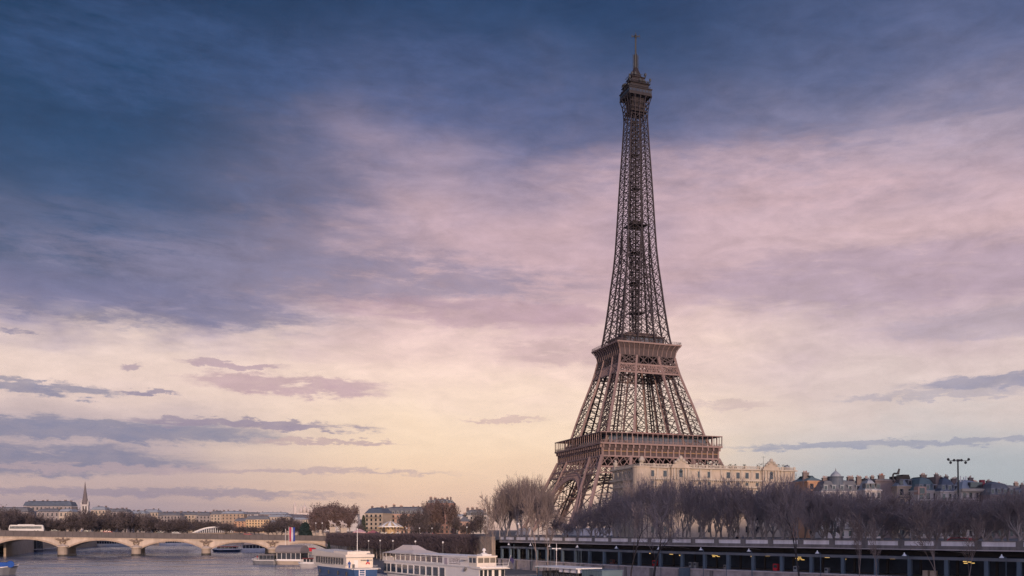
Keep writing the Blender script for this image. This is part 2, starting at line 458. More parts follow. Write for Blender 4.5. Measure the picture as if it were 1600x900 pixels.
m = MB(); m.quad((-1500, -400, 0), (1200, -400, 0), (1200, 1600, 0), (-1500, 1600, 0))
struct(m.build('river_water', wmat))

hzm = bpy.data.materials.new('haze_air'); hzm.use_nodes = True
t = hzm.node_tree; t.nodes.clear()
pv_ = t.nodes.new('ShaderNodeVolumePrincipled'); ov_ = t.nodes.new('ShaderNodeOutputMaterial')
pv_.inputs['Color'].default_value = (0.86, 0.82, 0.92, 1); pv_.inputs['Density'].default_value = 0.00002; pv_.inputs['Anisotropy'].default_value = 0.2
t.links.new(pv_.outputs[0], ov_.inputs['Volume'])
m = MB(); m.box(-9100, 9100, -600, 9100, -3.5, 330); struct(m.build('haze', hzm), 'stuff')
# quay curve: sampled smoothly through these points (front line of the upper quay)
QP = [Vector(p) for p in ((-34, 286), (5.5, 226), (42, 187), (70, 158), (100, 126), (135, 88), (170, 50))]
def catmull(P, n=12):
    out = []
    for i in range(len(P) - 1):
        p0 = P[i - 1] if i else P[0] * 2 - P[1]; p1 = P[i]; p2 = P[i + 1]; p3 = P[i + 2] if i + 2 < len(P) else P[-1] * 2 - P[-2]
        for k in range(n):
            u = k / n
            out.append(0.5 * ((2 * p1) + (p2 - p0) * u + (2 * p0 - 5 * p1 + 4 * p2 - p3) * u * u + (3 * p1 - p0 - 3 * p2 + p3) * u ** 3))
    return out + [P[-1]]
QS = catmull(QP)
QL = [0.0]
for i in range(1, len(QS)): QL.append(QL[-1] + (QS[i] - QS[i - 1]).length)
QTOT = QL[-1]
def qat(s):
    s = max(0.0, min(QTOT - 1e-4, s))
    i = max(k for k in range(len(QL)) if QL[k] <= s); i = min(i, len(QS) - 2)
    u = (s - QL[i]) / (QL[i + 1] - QL[i])
    p = QS[i].lerp(QS[i + 1], u)
    a = QS[max(0, i - 1)]; c = QS[min(len(QS) - 1, i + 2)]
    return p, (c - a).normalized()
def qoff(s, off):
    """point at arc length s, off metres towards the river"""
    p, tg = qat(s); n = Vector((tg.y, -tg.x)); return p + n * off
def s_of_px(px, off=0.0):
    lo, hi = 0.0, QTOT
    for _ in range(40):
        md = (lo + hi) / 2; p = qoff(md, off)
        if 960 + 1500 * p.x / p.y < px: lo = md
        else: hi = md
    return (lo + hi) / 2
def sweep(mb, s0, s1, o0, o1, z0, z1, step=3.0):
    n = max(1, int(math.ceil((s1 - s0) / step))); vs = []; fs = []
    for i in range(n + 1):
        s = s0 + (s1 - s0) * i / n; a = qoff(s, o0); c = qoff(s, o1)
        vs += [(a.x, a.y, z0), (c.x, c.y, z0), (c.x, c.y, z1), (a.x, a.y, z1)]
    for i in range(n):
        for k in range(4):
            fs.append((i * 4 + k, i * 4 + (k + 1) % 4, i * 4 + 4 + (k + 1) % 4, i * 4 + 4 + k))
    fs += [(3, 2, 1, 0), (n * 4, n * 4 + 1, n * 4 + 2, n * 4 + 3)]
    mb.add(vs, fs)

ZS = 9.5     # street level
ZP = 1.25    # lower port level
# ground of the near (left) bank and of the far bank, one sheet to the horizon
LB = [(-145, 503), (-128, 462), (-82, 370), (-40, 292)] + [tuple(qoff(s, -5)) for s in range(2, int(QTOT), 6)] + [(230, 0), (300, -500)]
far = [(9000, -500), (9000, 9000), (-9000, 9000), (-9000, -500)]
RB = [(-420, -500), (-335, 250), (-300, 405), (-287, 442), (-340, 570), (-410, 780), (-360, 930), (-150, 960), (-205, 780), (-178, 600)]
from mathutils.geometry import tessellate_polygon
def sheet(name, ring, z, mt):
    P3 = [Vector((x, y, z)) for x, y in ring]
    m = MB(); m.add(P3, [tuple(t_) if (P3[t_[1]] - P3[t_[0]]).cross(P3[t_[2]] - P3[t_[0]]).z > 0 else tuple(t_[::-1]) for t_ in tessellate_polygon([P3])])
    return struct(m.build(name, mt))
sheet('ground', LB + far + RB, ZS - .08, GRND)
# Montmartre hill far behind
hm = MB(); n = 28; cx0, cy0 = at(474, 5300), 5300
vs = []; fs = []
for j in range(n + 1):
    for i in range(n + 1):
        x = (i / n - .5) * 2; y = (j / n - .5) * 2
        z = 92 * math.exp(-(x * x * 5.0 + y * y * 3.5)) * (1 + 0.08 * math.sin(9 * x + 3) * math.cos(7 * y)) - 3
        vs.append((cx0 + x * 1300, cy0 + y * 1100, ZS + z))
for j in range(n):
    for i in range(n): fs.append((j * (n + 1) + i, j * (n + 1) + i + 1, (j + 1) * (n + 1) + i + 1, (j + 1) * (n + 1) + i))
hm.add(vs, fs); struct(hm.build('hill', mat('hill_town', (0.20, 0.17, 0.16), 0.95, 0.6, 0.02), smooth=True))

# lower port paving, and the embankments
PB = [(-145, 499), (-122, 420), (-112, 352), (-56, 258), (0, 173), (45, 108), (80, 58), (130, 0)]
m = MB()
wl = [(-145, 503), (-128, 462), (-82, 370), (-40, 292)] + [tuple(qoff(s, 2.0)) for s in range(2, int(QTOT), 8)]
sheet('lower_quay', PB + [(190, 30)] + wl[::-1], ZP, COBBLE)
m = MB()
for a, c in zip(PB[:-1], PB[1:]):
    m.quad((a[0], a[1], -2), (c[0], c[1], -2), (c[0], c[1], ZP - .002), (a[0], a[1], ZP - .002))
    d = (Vector(c) - Vector(a)).normalized(); nn = Vector((d.y, -d.x)) * 0.02
struct(m.build('quay_edge', QSTONE))
# embankment walls
def wallstrip(name, pts, z0, z1, th, mt):
    m = MB()
    for a, c in zip(pts[:-1], pts[1:]):
        m.beam((a[0], a[1], (z0 + z1) / 2), (c[0], c[1], (z0 + z1) / 2), th, z1 - z0)
    return m.build(name, mt)
o = wallstrip('embankment_wall', [(-150, 517), (-128, 462.5), (-82, 370.5), (-40, 292.5), (-36, 286)], ZP - .5, ZS + 0.9, 1.2, STONE_D)
tag(o, 'dark stone embankment wall behind the row of clipped trees', 'wall')
o = wallstrip('embankment_wall', [(-300, 405), (-335, 250)], -1, ZS + .7, 1.2, STONE_D)
tag(o, 'dark stone embankment wall at the left end of the bridge', 'wall')
o = wallstrip('embankment_wall', [(-287, 452), (-340, 570), (-410, 780), (-360, 930), (-150, 960)], -1, ZS + .4, 1.0, STONE_D)
tag(o, 'low stone embankment wall far upstream, seen through the bridge arches', 'wall')
o = wallstrip('embankment_wall', [(-150, 532), (-178, 600), (-205, 780), (-150, 960)], -1, ZS + .4, 1.0, STONE_D)
tag(o, 'stone embankment wall of the near bank just upstream of the bridge', 'wall')

# ================================================================== STATION GALLERY along the upper quay
S0, S1 = 0.5, QTOT - 1
g = thing('quay_gallery', 'long dark open gallery with blue columns under the pale parapet of the upper quay', 'gallery', (0, 0, 0))
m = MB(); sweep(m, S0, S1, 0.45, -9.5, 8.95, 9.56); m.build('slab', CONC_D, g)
m = MB(); sweep(m, S0, S1, 0.62, -0.1, 8.78, 8.95); m.build('cornice', CONC, g)
m = MB(); sweep(m, S0, S1, 0.34, -0.06, 10.38, 10.54); m.build('coping', CONC_D, g)
m = MB(); sweep(m, S0, S1, 0.25, -0.35, 7.05, 7.6); m.build('front_beam', mat('beam_grey', (0.15, 0.165, 0.19), 0.8, 0.25, 0.4, streak=True), g)
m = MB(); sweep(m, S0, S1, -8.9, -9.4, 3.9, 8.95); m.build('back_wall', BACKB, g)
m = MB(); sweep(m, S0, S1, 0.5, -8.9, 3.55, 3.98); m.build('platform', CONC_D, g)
m = MB(); sweep(m, S0, S1, -4.2, -4.6, 7.7, 8.95); m.build('ceiling_beam', NEARBLK, g)
colpx = [784, 797, 810, 823.7, 838, 854, 878.5, 898.7, 921, 944, 968.5, 999, 1032, 1066, 1101, 1138.5, 1177, 1221.5, 1268, 1317, 1369, 1421.5, 1479, 1541.5]
SC = [s_of_px(p) for p in colpx] + [s_of_px(1541.5) + 5.6 * k for k in range(1, 8)]
for s in SC:
    if s > S1 - 1: continue
    m = MB(); sweep(m, s - .34, s + .34, 0.22, -0.42, 3.98, 7.05, 9); m.build('column', COLB, g)
    m = MB(); sweep(m, s - .18, s + .18, -3.9, -4.3, 3.98, 7.7, 9); m.build('column', NEARBLK, g)
pilpx = [778, 790, 806, 824, 843, 862, 882, 903, 928, 954, 985, 1016, 1048.5, 1084, 1120.5, 1162, 1205, 1252, 1301, 1352, 1409, 1466, 1529, 1594]
SPl = [s_of_px(p) for p in pilpx]
d = SPl[-1] - SPl[-2]
SPl += [SPl[-1] + d * k for k in range(1, 6)]
prev = S0
for s in SPl:
    if s > S1 - 2: break
    m = MB(); sweep(m, s - .62, s + .62, 0.30, -0.06, 9.56, 10.38, 9); m.build('parapet_pillar', CONC_D, g)
    if s - prev > 1.6:
        m = MB(); sweep(m, prev + (.64 if prev > S0 else 0), s - .64, 0.18, 0.0, 9.56, 10.38); m.build('parapet_panel', PANEL, g)
    prev = s
# hangings of cable under the slab
for k in range(14):
    s = random.Random(k).uniform(S0 + 4, S1 - 6); a = qoff(s, -.2); c = qoff(s + random.Random(k + 99).uniform(1.5, 5), -3.5)
    m = MB(); m.beam((a.x, a.y, 8.9), (c.x, c.y, 8.2), .06); m.build('cable', GREYM, g)
# retaining wall below the platform
qw = thing('quay_wall', 'pale stained stone retaining wall below the gallery platform', 'wall')
m = MB(); sweep(m, S0, S1, 1.05, 0.5, ZP - .3, 3.72); m.build('wall', QSTONE, qw)
m = MB(); sweep(m, S0, S1, 1.25, 0.45, 3.72, 3.96); m.build('coping', CONC, qw)
for k in range(0, 11):
    s = 3.5 + k * 9.3
    m = MB(); sweep(m, s - .45, s + .45, 1.22, 1.05, ZP - .3, 3.70, 9); m.build('buttress', CONC_D, qw)

# ================================================================== BRIDGE
BX, BY = dirn(98) * 451, 451.0
BA = math.atan2(0.387, 0.922)
BW = 30.0
br = thing('stone_bridge', 'beige stone arch bridge with carved eagles crossing the river on the left', 'bridge', (BX, BY, 0), BA)
def bz(x): return 11.75 - 0.0197 * x          # top of parapet
ARCH = 31.0; PW = 4.2
def arch_z(x, k):
    x0 = k * ARCH + PW / 2; x1 = (k + 1) * ARCH - PW / 2
    u = (x - (x0 + x1) / 2) / ((x1 - x0) / 2)
    zc = bz((x0 + x1) / 2)
    spring, crown = zc - 7.55, zc - 4.05
    rise = crown - spring; half = (x1 - x0) / 2; rad = (half * half + rise * rise) / (2 * rise)
    return crown - rad + math.sqrt(max(0, rad * rad - (u * half) ** 2))
for k in range(-1, 4):
    x0, x1 = k * ARCH, (k + 1) * ARCH
    xs = [x0] + [x0 + PW / 2 + (ARCH - PW) * i / 24 for i in range(25)] + [x1]
    m = MB(); vs = []; fs = []
    for x in xs:
        zb = arch_z(min(max(x, x0 + PW / 2), x1 - PW / 2), k) if x0 < x < x1 else arch_z(x0 + PW / 2 if x == x0 else x1 - PW / 2, k)
        zt = bz(x) - 2.75
        vs += [(x, 0, zb), (x, 0, zt), (x, BW, zt), (x, BW, zb)]
    for i in range(len(xs) - 1):
        for j in range(4): fs.append((i * 4 + j, i * 4 + (j + 1) % 4, i * 4 + 4 + (j + 1) % 4, i * 4 + 4 + j))
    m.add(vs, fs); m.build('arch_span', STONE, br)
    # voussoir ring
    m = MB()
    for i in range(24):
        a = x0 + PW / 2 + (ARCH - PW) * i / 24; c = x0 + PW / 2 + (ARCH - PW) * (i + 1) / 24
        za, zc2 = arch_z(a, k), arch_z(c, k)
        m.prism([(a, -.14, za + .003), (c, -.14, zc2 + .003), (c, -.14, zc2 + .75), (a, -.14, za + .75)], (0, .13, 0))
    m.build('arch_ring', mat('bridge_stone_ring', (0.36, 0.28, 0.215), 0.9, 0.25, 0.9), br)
for k in range(0, 4):
    x = k * ARCH; zs = bz(x) - 7.3
    m = MB()
    pts = [(x - PW / 2, 0)] + [(x + PW / 2 * math.cos(t) * -1, -PW * .55 * math.sin(t)) for t in [math.pi * i / 8 for i in range(1, 8)]] + [(x + PW / 2, 0), (x + PW / 2, BW), (x - PW / 2, BW)]
    m.prism([(p[0], p[1], -3) for p in pts], (0, 0, zs + 3 - .05))
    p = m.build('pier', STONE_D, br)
    m2 = MB(); m2.lathe([(PW * .62, 0), (PW * .62, .5), (PW * .3, 1.0), (.2, 1.6)], 12, (x, -.3, zs - .05)); m2.build('pier_cap', STONE, p)
    m2 = MB(); pts2 = [(x + (q[0] - x) * 1.05, q[1] * 1.05 - .05) for q in pts]
    m2.prism([(q[0], q[1], -.4) for q in pts2], (0, 0, 1.25)); m2.build('waterline_stain', mat('wet_stone', (0.06, 0.055, 0.05), 0.5, 0.3, 0.5), p)
    # carved eagle in a wreath
    m2 = MB(); zc = bz(x) - 4.3
    for sd in (-1, 1):
        m2.prism([(x + sd * .3, -.5, zc - .2), (x + sd * .7, -.5, zc + .55), (x + sd * 1.9, -.5, zc + 1.05), (x + sd * 3.3, -.5, zc + .75), (x + sd * 2.7, -.5, zc + .35), (x + sd * 2.2, -.5, zc + .1), (x + sd * 1.5, -.5, zc - .1), (x + sd * .8, -.5, zc - .5)][::sd], (0, .5, 0))
    m2.ball((x, -.25, zc), .75, 10, 6, 1.35); m2.ball((x + .15, -.45, zc + 1.15), .38, 8, 6)
    for i in range(9):
        tt = math.pi * (1.0 + i / 8); m2.ball((x + 1.15 * math.cos(tt), -.25, zc - .7 + 1.0 * math.sin(tt)), .33, 6, 4)
    m2.build('carved_eagle', mat('weathered_carving', (0.19, 0.145, 0.115), 0.9, 0.3, 1.0), br, smooth=True)
# abutments, cornice, dentils, parapet, road
m = MB()
m.box(4 * ARCH, 4 * ARCH + 26, -.4, BW, -2, bz(4 * ARCH) - 2.76); m.box(-ARCH - 24, -ARCH - .01, -.4, BW, -2, bz(-ARCH) - 2.9)
m.build('abutment', STONE, br)
def bstrip(y0, y1, d0, d1, mt, name, xa=-ARCH - 24, xb=4 * ARCH + 26):
    m = MB(); vs = []
    for x in (xa, xb): vs += [(x, y0, bz(x) - d0), (x, y1, bz(x) - d0), (x, y1, bz(x) - d1), (x, y0, bz(x) - d1)]
    m.add(vs, [(0, 1, 2, 3), (7, 6, 5, 4), (0, 4, 5, 1), (1, 5, 6, 2), (2, 6, 7, 3), (3, 7, 4, 0)]); return m.build(name, mt, br)
bstrip(-.55, BW + .55, 2.72, 2.2, PARA, 'cornice')
bstrip(-.35, 0.1, 2.2, 0.15, PARA, 'parapet'); bstrip(-.5, .2, .15, 0, PARA, 'parapet_coping')
bstrip(BW, BW + .35, 2.2, 0.15, PARA, 'parapet'); bstrip(.15, BW - .05, 2.2, 1.4, ASPH, 'roadway')
m = MB()
for i in range(170):
    x = -ARCH - 22 + i * 1.15
    m.box(x, x + .55, -.5, -.002, bz(x) - 3.15, bz(x) - 2.73)
m.build('dentil_course', STONE, br)
m = MB()
for i in range(66):
    x = -ARCH - 22 + i * 3.0
    m.box(x, x + .25, -.47, -.352, bz(x) - 2.15, bz(x) - .2)
m.build('parapet_post', mat('parapet_post', (0.085, 0.075, 0.075), .85, .2, .5), br)
def bpt(x, y, z=None):
    c, s = math.cos(BA), math.sin(BA)
    return Vector((BX + x * c - y * s, BY + x * s + y * c, bz(x) - 1.4 if z is None else z))
# bridge end pedestals with warrior-and-horse statues
def skin(name, edges, verts, radii, mt, parent, sub=1):
    me = bpy.data.meshes.new(name); me.from_pydata(verts, edges, []); me.update()
    o = bpy.data.objects.new(name, me); COL.objects.link(o); o.parent = parent
    o.modifiers.new('skin', 'SKIN')
    for i, r in enumerate(radii):
        sv_ = me.skin_vertices[0].data[i]; sv_.radius = (r, r)
        sv_.use_root = (i == 0)
    md = o.modifiers.new('sub', 'SUBSURF'); md.levels = sub; md.render_levels = sub
    me.materials.append(mt)
    for p in me.polygons: p.use_smooth = True
    return o
def skin_vert_init(): pass

def horse_statue(loc, rz, label):
    t = thing('equestrian_statue', label, 'statue', loc, rz, 'horse statues at the bridge end')
    m = MB(); m.box(-1.7, 1.7, -1.3, 1.3, 0, .5); m.box(-1.45, 1.45, -1.05, 1.05, .5, 4.3); m.box(-1.7, 1.7, -1.3, 1.3, 4.3, 4.75)
    m.build('pedestal', CREAM, t)
    V_ = [(-1.0, 0, 6.7), (0, 0, 6.6), (.95, 0, 6.85), (1.5, 0, 7.7), (1.75, 0, 8.25), (2.25, 0, 7.85),
          (-1.05, .3, 5.9), (-1.25, .32, 5.4), (-1.1, .32, 4.75), (-1.05, -.3, 5.9), (-1.3, -.32, 5.4), (-1.15, -.32, 4.75),
          (.95, .3, 5.9), (1.0, .3, 5.35), (1.0, .3, 4.75), (1.0, -.3, 6.0), (1.55, -.3, 5.8), (1.45, -.3, 5.3), (-1.5, 0, 6.5), (-1.7, 0, 5.6)]
    E_ = [(0, 1), (1, 2), (2, 3), (3, 4), (4, 5), (0, 6), (6, 7), (7, 8), (0, 9), (9, 10), (10, 11), (2, 12), (12, 13), (13, 14), (2, 15), (15, 16), (16, 17), (0, 18), (18, 19)]
    skin('horse', E_, V_, [.55, .55, .52, .32, .3, .17, .3, .17, .16, .3, .17, .16, .24, .15, .15, .24, .15, .14, .16, .12], STATUE, t)
    W_ = [(.4, -.9, 6.6), (.4, -.9, 7.35), (.4, -.9, 7.95), (.42, -.9, 8.15), (.45, -.9, 8.45), (.15, -.9, 5.75), (.1, -.9, 4.8), (.65, -.9, 5.75), (.75, -.9, 4.8), (.85, -.85, 7.4), (1.3, -.6, 7.55), (0, -.95, 7.3), (.1, -1.2, 6.7)]
    skin('warrior', [(0, 1), (1, 2), (2, 3), (3, 4), (0, 5), (5, 6), (0, 7), (7, 8), (2, 9), (9, 10), (2, 11), (11, 12)], W_,
         [.33, .36, .3, .13, .22, .22, .15, .22, .15, .14, .1, .14, .1], STATUE, t)
    return t
p = at(519.5, 507); horse_statue((p, 507, 9.2), R(200), 'horse and warrior statue on a pale pedestal, leftmost of the two at the bridge end')
horse_statue((at(537, 478), 478, 8.75), R(200), 'horse and warrior statue on a pale pedestal, closest to the clipped trees')
o = MB(); o.box(-1, 1, -1, 1, 0, 1.1); o.box(-.6, .6, -.6, .6, 1.1, 3.1); o.frus(-.8, .8, -.8, .8, 3.1, 3.6, .3, .3)
p = o.build('stone_pylon', CREAM); p.location = (at(500.5, 500), 500, 8.9); p.rotation_euler.z = BA
tag(p, 'small pale stone block standing on the bridge parapet left of the statues', 'pylon')

# bus and traffic on the bridge
def coach(loc, rz, label):
    t = thing('coach', label, 'bus', loc, rz)
    m = MB()
    pts = [(-6.9, 0, .35), (7.0, 0, .35), (7.1, 0, 1.6), (6.7, 0, 3.35), (6.3, 0, 3.55), (-6.2, 0, 3.55), (-6.8, 0, 3.2), (-7.1, 0, 1.8)]
    m.prism([(a, -1.25, c) for a, _, c in pts], (0, 2.5, 0)); m.build('body', COACHW, t)
    m = MB(); m.prism([(-6.75, -1.28, 1.75), (6.2, -1.28, 1.75), (6.2, -1.28, 2.95), (-6.5, -1.28, 2.95)], (0, 2.56, 0)); m.build('side_window', GLASS, t)
    m = MB(); m.prism([(-7.13, -1.1, 1.7), (-6.86, -1.1, 3.1), (-6.6, -1.1, 3.1), (-6.9, -1.1, 1.7)], (0, 2.2, 0)); m.build('windscreen', GLASS, t)
    m = MB(); m.box(-3.5, 3.2, -.9, .9, 3.55, 3.8); m.build('roof_unit', COACHW, t)
    for x in (-4.4, 3.4, 4.7):
        for y in (-1.15, 1.15):
            w = MB(); w.tube((x, y - .14, .5), (x, y + .14, .5), .5, .5, 14); w.build('wheel', DARKM, t)
    return t
b0 = bpt(-15.5, 6)
coach((b0.x, b0.y, b0.z + .55), BA, 'long white coach with dark windows driving over the bridge')
def small_car(loc, rz, label, mt):
    t = thing('car', label, 'car', loc, rz, 'cars on the bridge')
    m = MB(); m.prism([(x, -.85, z) for x, z in ((-2.1, .3), (2.1, .3), (2.15, .75), (1.2, .95), (.6, 1.42), (-1.2, 1.45), (-1.9, .95), (-2.15, .8))], (0, 1.7, 0)); m.build('body', mt, t)
    m = MB(); m.prism([(x, -.87, z) for x, z in ((-1.65, .97), (.98, .97), (.52, 1.36), (-1.1, 1.38))], (0, 1.74, 0)); m.build('window', GLASS, t)
    for x in (-1.35, 1.35):
        for y in (-.8, .8):
            w = MB(); w.tube((x, y - .1, .32), (x, y + .1, .32), .32, .32, 10); w.build('wheel', DARKM, t)
    return t
CARD = mat('dark_car_paint', (0.02, 0.022, 0.028), 0.3, .1, .5); CARR = mat('red_car_paint', (0.4, 0.02, 0.03), 0.3, .1, .5); CARW = mat('white_car_paint', (0.6, 0.6, 0.6), 0.3, .05, .5)
for px, mt, lb in ((128, CARD, 'dark car on the bridge, second vehicle to the right of the coach'), (76, CARD, 'dark car just behind the coach on the bridge'),
                   (160, CARR, 'small red car on the bridge near the second pier'), (243, CARD, 'dark car on the bridge left of the white arch footbridge'),
                   (268, CARW, 'pale car on the bridge between the dark car and the white arch'), (381, CARR, 'red car on the bridge near the third carved eagle')):
    x = (dirn(px) * BY - BX) / (0.922 - dirn(px) * 0.387); q = bpt(x + 2, 5)
    small_car((q.x, q.y, q.z + .62), BA, lb, mt)
# ================================================================== LATTICE TOWER
TX, TY = 12.6, 568.9
TA = math.atan2(0.3875, 0.922)
tw = thing('lattice_tower', 'tall brown wrought-iron lattice tower with three platforms rising behind the quay trees', 'tower', (TX, TY, ZS), TA)
WT = [(9.5, 55), (20, 49.6), (32.7, 44.3), (44, 39.6), (49, 37.8), (53, 36.0), (60, 32.4), (65.5, 30.2), (67.9, 29.6), (75, 27.7), (85.6, 24.7), (95, 21.7), (104.3, 18.9), (113, 17.2), (118, 16.0), (123.9, 15.0),
      (134.7, 13.6), (145, 12.4), (156.3, 11.3), (167, 10.1), (178, 9.2), (195.5, 8.3), (210.6, 7.6), (225, 6.85), (240, 6.0), (257, 5.2), (275, 4.8)]
IT = [(9.5, .56), (53, .52), (66, .48), (104, .43), (119, .37), (135, .32), (150, .26), (165, .19), (178, .12), (192, .0), (280, .0)]
def itp(T, z):
    if z <= T[0][0]: return T[0][1]
    for (a, va), (c, vc) in zip(T[:-1], T[1:]):
        if z <= c: return va + (vc - va) * (z - a) / (c - a)
    return T[-1][1]
def w_(z): return itp(WT, z)
def wi_(z): return itp(WT, z) * itp(IT, z)
def L(x, y, z): return (x, y, z - ZS)
def face(k, s, z, wv=None):
    """point on face k (0 = facing the city side, rotating), s = signed distance along, on half-width w(z)"""
    w = w_(z) if wv is None else wv
    return {0: L(s, -w, z), 1: L(w, s, z), 2: L(-s, w, z), 3: L(-w, -s, z)}[k]

def leg(zs, name, tc_, tb, sub=True, hz=True):
    for sx in (-1, 1):
        for sy in (-1, 1):
            m = MB(); mc = MB()
            def P(i, j, z):
                a = w_(z) if i else wi_(z); c = w_(z) if j else wi_(z)
                return L(sx * a, sy * c, z)
            cor = [(1, 1), (1, 0), (0, 0), (0, 1)]
            for z0, z1 in zip(zs[:-1], zs[1:]):
                for (i, j) in cor: mc.beam(P(i, j, z0), P(i, j, z1), tc_ if (i or j) else tc_ * .8)
                for q in range(4):
                    a = cor[q]; c = cor[(q + 1) % 4]
                    zm = (z0 + z1) / 2
                    m.beam(P(*a, z0), P(*c, z1), tb); m.beam(P(*c, z0), P(*a, z1), tb)
                    if hz: (m if sub else mc).beam(P(*a, z1), P(*c, z1), tb)
                    if sub and z0 == zs[0]: mc.beam(P(*a, z0), P(*c, z0), tb)
                    if sub:
                        m.beam(P(*a, zm), P(*c, zm), tb * .6)
                        pa0, pc0 = Vector(P(*a, zm)), Vector(P(*c, zm)); md = (pa0 + pc0) / 2
                        mb_ = (Vector(P(*a, z0)) + Vector(P(*c, z0))) / 2; mt_ = (Vector(P(*a, z1)) + Vector(P(*c, z1))) / 2
                        for e in (pa0, pc0):
                            m.beam(e, mb_, tb * .5); m.beam(e, mt_, tb * .5)
                        # gusset plate where the braces cross
                        u = (pc0 - pa0).normalized(); m.beam(md - u * tb * 1.0, md + u * tb * 1.0, tb * 1.7)
            lg = mc.build(name, IRON_LIT, tw); m.build('leg_bracing', IRON, lg)

leg([9.5, 20, 31.5, 43.4, 53], 'lower_leg', 1.5, .4, sub=False)
leg([59, 67.5, 76, 84.5, 93, 102.4], 'middle_leg', 1.15, .36)
leg([102.4, 107.2, 112.6], 'middle_leg_head', 1.1, .5, sub=False)
# masonry footings
for sx in (-1, 1):
    for sy in (-1, 1):
        m = MB(); c = 43; m.frus(sx * c - 14, sx * c + 14, sy * c - 14, sy * c + 14, 0, 4, 2, 2); m.build('footing', GREYST, tw)

# arches of the base, on every face
for k in range(4):
    m = MB(); n = 40; zc = 12.0
    pr = None
    for i in range(n + 1):
        tt = math.pi * (0.02 + 0.96 * i / n)
        po = (33.6 * math.cos(tt), zc + 33.4 * math.sin(tt)); pi_ = (30.2 * math.cos(tt), zc + 29.8 * math.sin(tt))
        pm = (31.9 * math.cos(tt), zc + 31.6 * math.sin(tt))
        o_, i_ = face(k, *po), face(k, *pi_)
        o2 = face(k, po[0], po[1], w_(po[1]) - 3); i2 = face(k, pi_[0], pi_[1], w_(pi_[1]) - 3)
        m.beam(o_, i_, .35); m.beam(i_, i2, .35)
        if pr:
            m.beam(pr[0], o_, .9); m.beam(pr[1], i_, 1.1); m.beam(pr[3], i2, .6)
            m.beam(pr[0], i_, .28); m.beam(pr[1], o_, .28); m.beam(pr[1], i2, .28)
        pr = (o_, i_, o2, i2)
    m.build('arch', IRON_LIT, tw)
    # spandrel fins between arch and first band
    m = MB()
    for i in range(-16, 17):
        s = i * 2.0
        if abs(s) > 33: continue
        zb = zc + math.sqrt(max(0, 33.6 ** 2 - s * s))
        if zb < 43: m.beam(face(k, s, zb), face(k, s, 43.4), .34)
    m.build('spandrel', IRON, tw)
    # lattice bands
    m = MB()
    def band(za, zb, n, t_, chord, hw=1.0):
        for i in range(n):
            u0 = -1 + 2 * i / n; u1 = -1 + 2 * (i + 1) / n
            a, c, d_, e = face(k, u0 * w_(za), za), face(k, u1 * w_(za), za), face(k, u0 * w_(zb), zb), face(k, u1 * w_(zb), zb)
            m.beam(a, e, t_); m.beam(c, d_, t_)
            if i % 2 == 0: m.beam(a, d_, t_ * .8)
        for z in (za, zb): m.beam(face(k, -w_(z), z), face(k, w_(z), z), chord)
    band(46.9, 52.8, 17, .34, .7)
    m.build('lattice_band', IRON_LIT, tw)
    m = MB(); band(43.4, 46.7, 26, .24, .7); m.build('lattice_band', IRON_LIT, tw)
    m = MB(); band(107.2, 112.6, 6, .55, .6)
    for q in range(12):
        u0 = -1 + 2 * q / 12; m.beam(face(k, u0 * w_(107.2), 107.2), face(k, u0 * w_(112.6), 112.6), .3)
    m.build('lattice_band', IRON, tw)
    m = MB(); band(102.4, 107.2, 16, .36, .75)
    n2 = 16
    for i in range(n2):
        u0 = -1 + 2 * i / n2; u1 = -1 + 2 * (i + 1) / n2; um = (u0 + u1) / 2; zm = 104.8
        for (ua, za, ub, zb) in ((u0, zm, um, 107.2), (um, 107.2, u1, zm), (u0, zm, um, 102.4), (um, 102.4, u1, zm)):
            m.beam(face(k, ua * w_(za), za), face(k, ub * w_(zb), zb), .3)
    m.build('lattice_band', IRON_LIT, tw)
    # long straight ribs that run down the middle of each second-storey face leg
    for sgn in (-1, 1):
        m = MB(); m.beam(face(k, sgn * w_(60) * .74, 60, w_(60) * .995), face(k, sgn * w_(107) * .74, 107, w_(107) * .995), .4); m.build('rib', IRON, tw)

# first platform: bracketed frieze, gallery, canopy
def ringbox(m, h0, h1, z0, z1, th):
    """hollow square tapering from half-width h0 at z0 to h1 at z1"""
    for k in range(4):
        rot = Matrix.Rotation(k * math.pi / 2, 3, 'Z')
        pts = [(-h0, -h0, z0), (h0, -h0, z0), (h1, -h1, z1), (-h1, -h1, z1)]
        inn = [(-h0 + th, -h0 + th, z0), (h0 - th, -h0 + th, z0), (h1 - th, -h1 + th, z1), (-h1 + th, -h1 + th, z1)]
        vs = [rot @ Vector((p[0], p[1], p[2] - ZS)) for p in pts + inn]
        m.add(vs, [(0, 1, 2, 3), (7, 6, 5, 4), (0, 4, 5, 1), (3, 2, 6, 7)])
m = MB(); ringbox(m, 35.7, 35.4, 52.6, 56.0, .8); ringbox(m, 35.4, 36.0, 56.0, 59.3, .8); m.build('first_frieze', IRON, tw)
m = MB(); ringbox(m, 36.6, 36.5, 52.4, 53.2, 1.4); m.build('frieze_moulding', IRON_LIT, tw)
m = MB(); ringbox(m, 36.05, 36.2, 55.4, 55.9, .6); m.build('frieze_moulding', mat('gilt_band', (0.30, 0.19, 0.11), .6, .2, .3, spec=.08), tw)
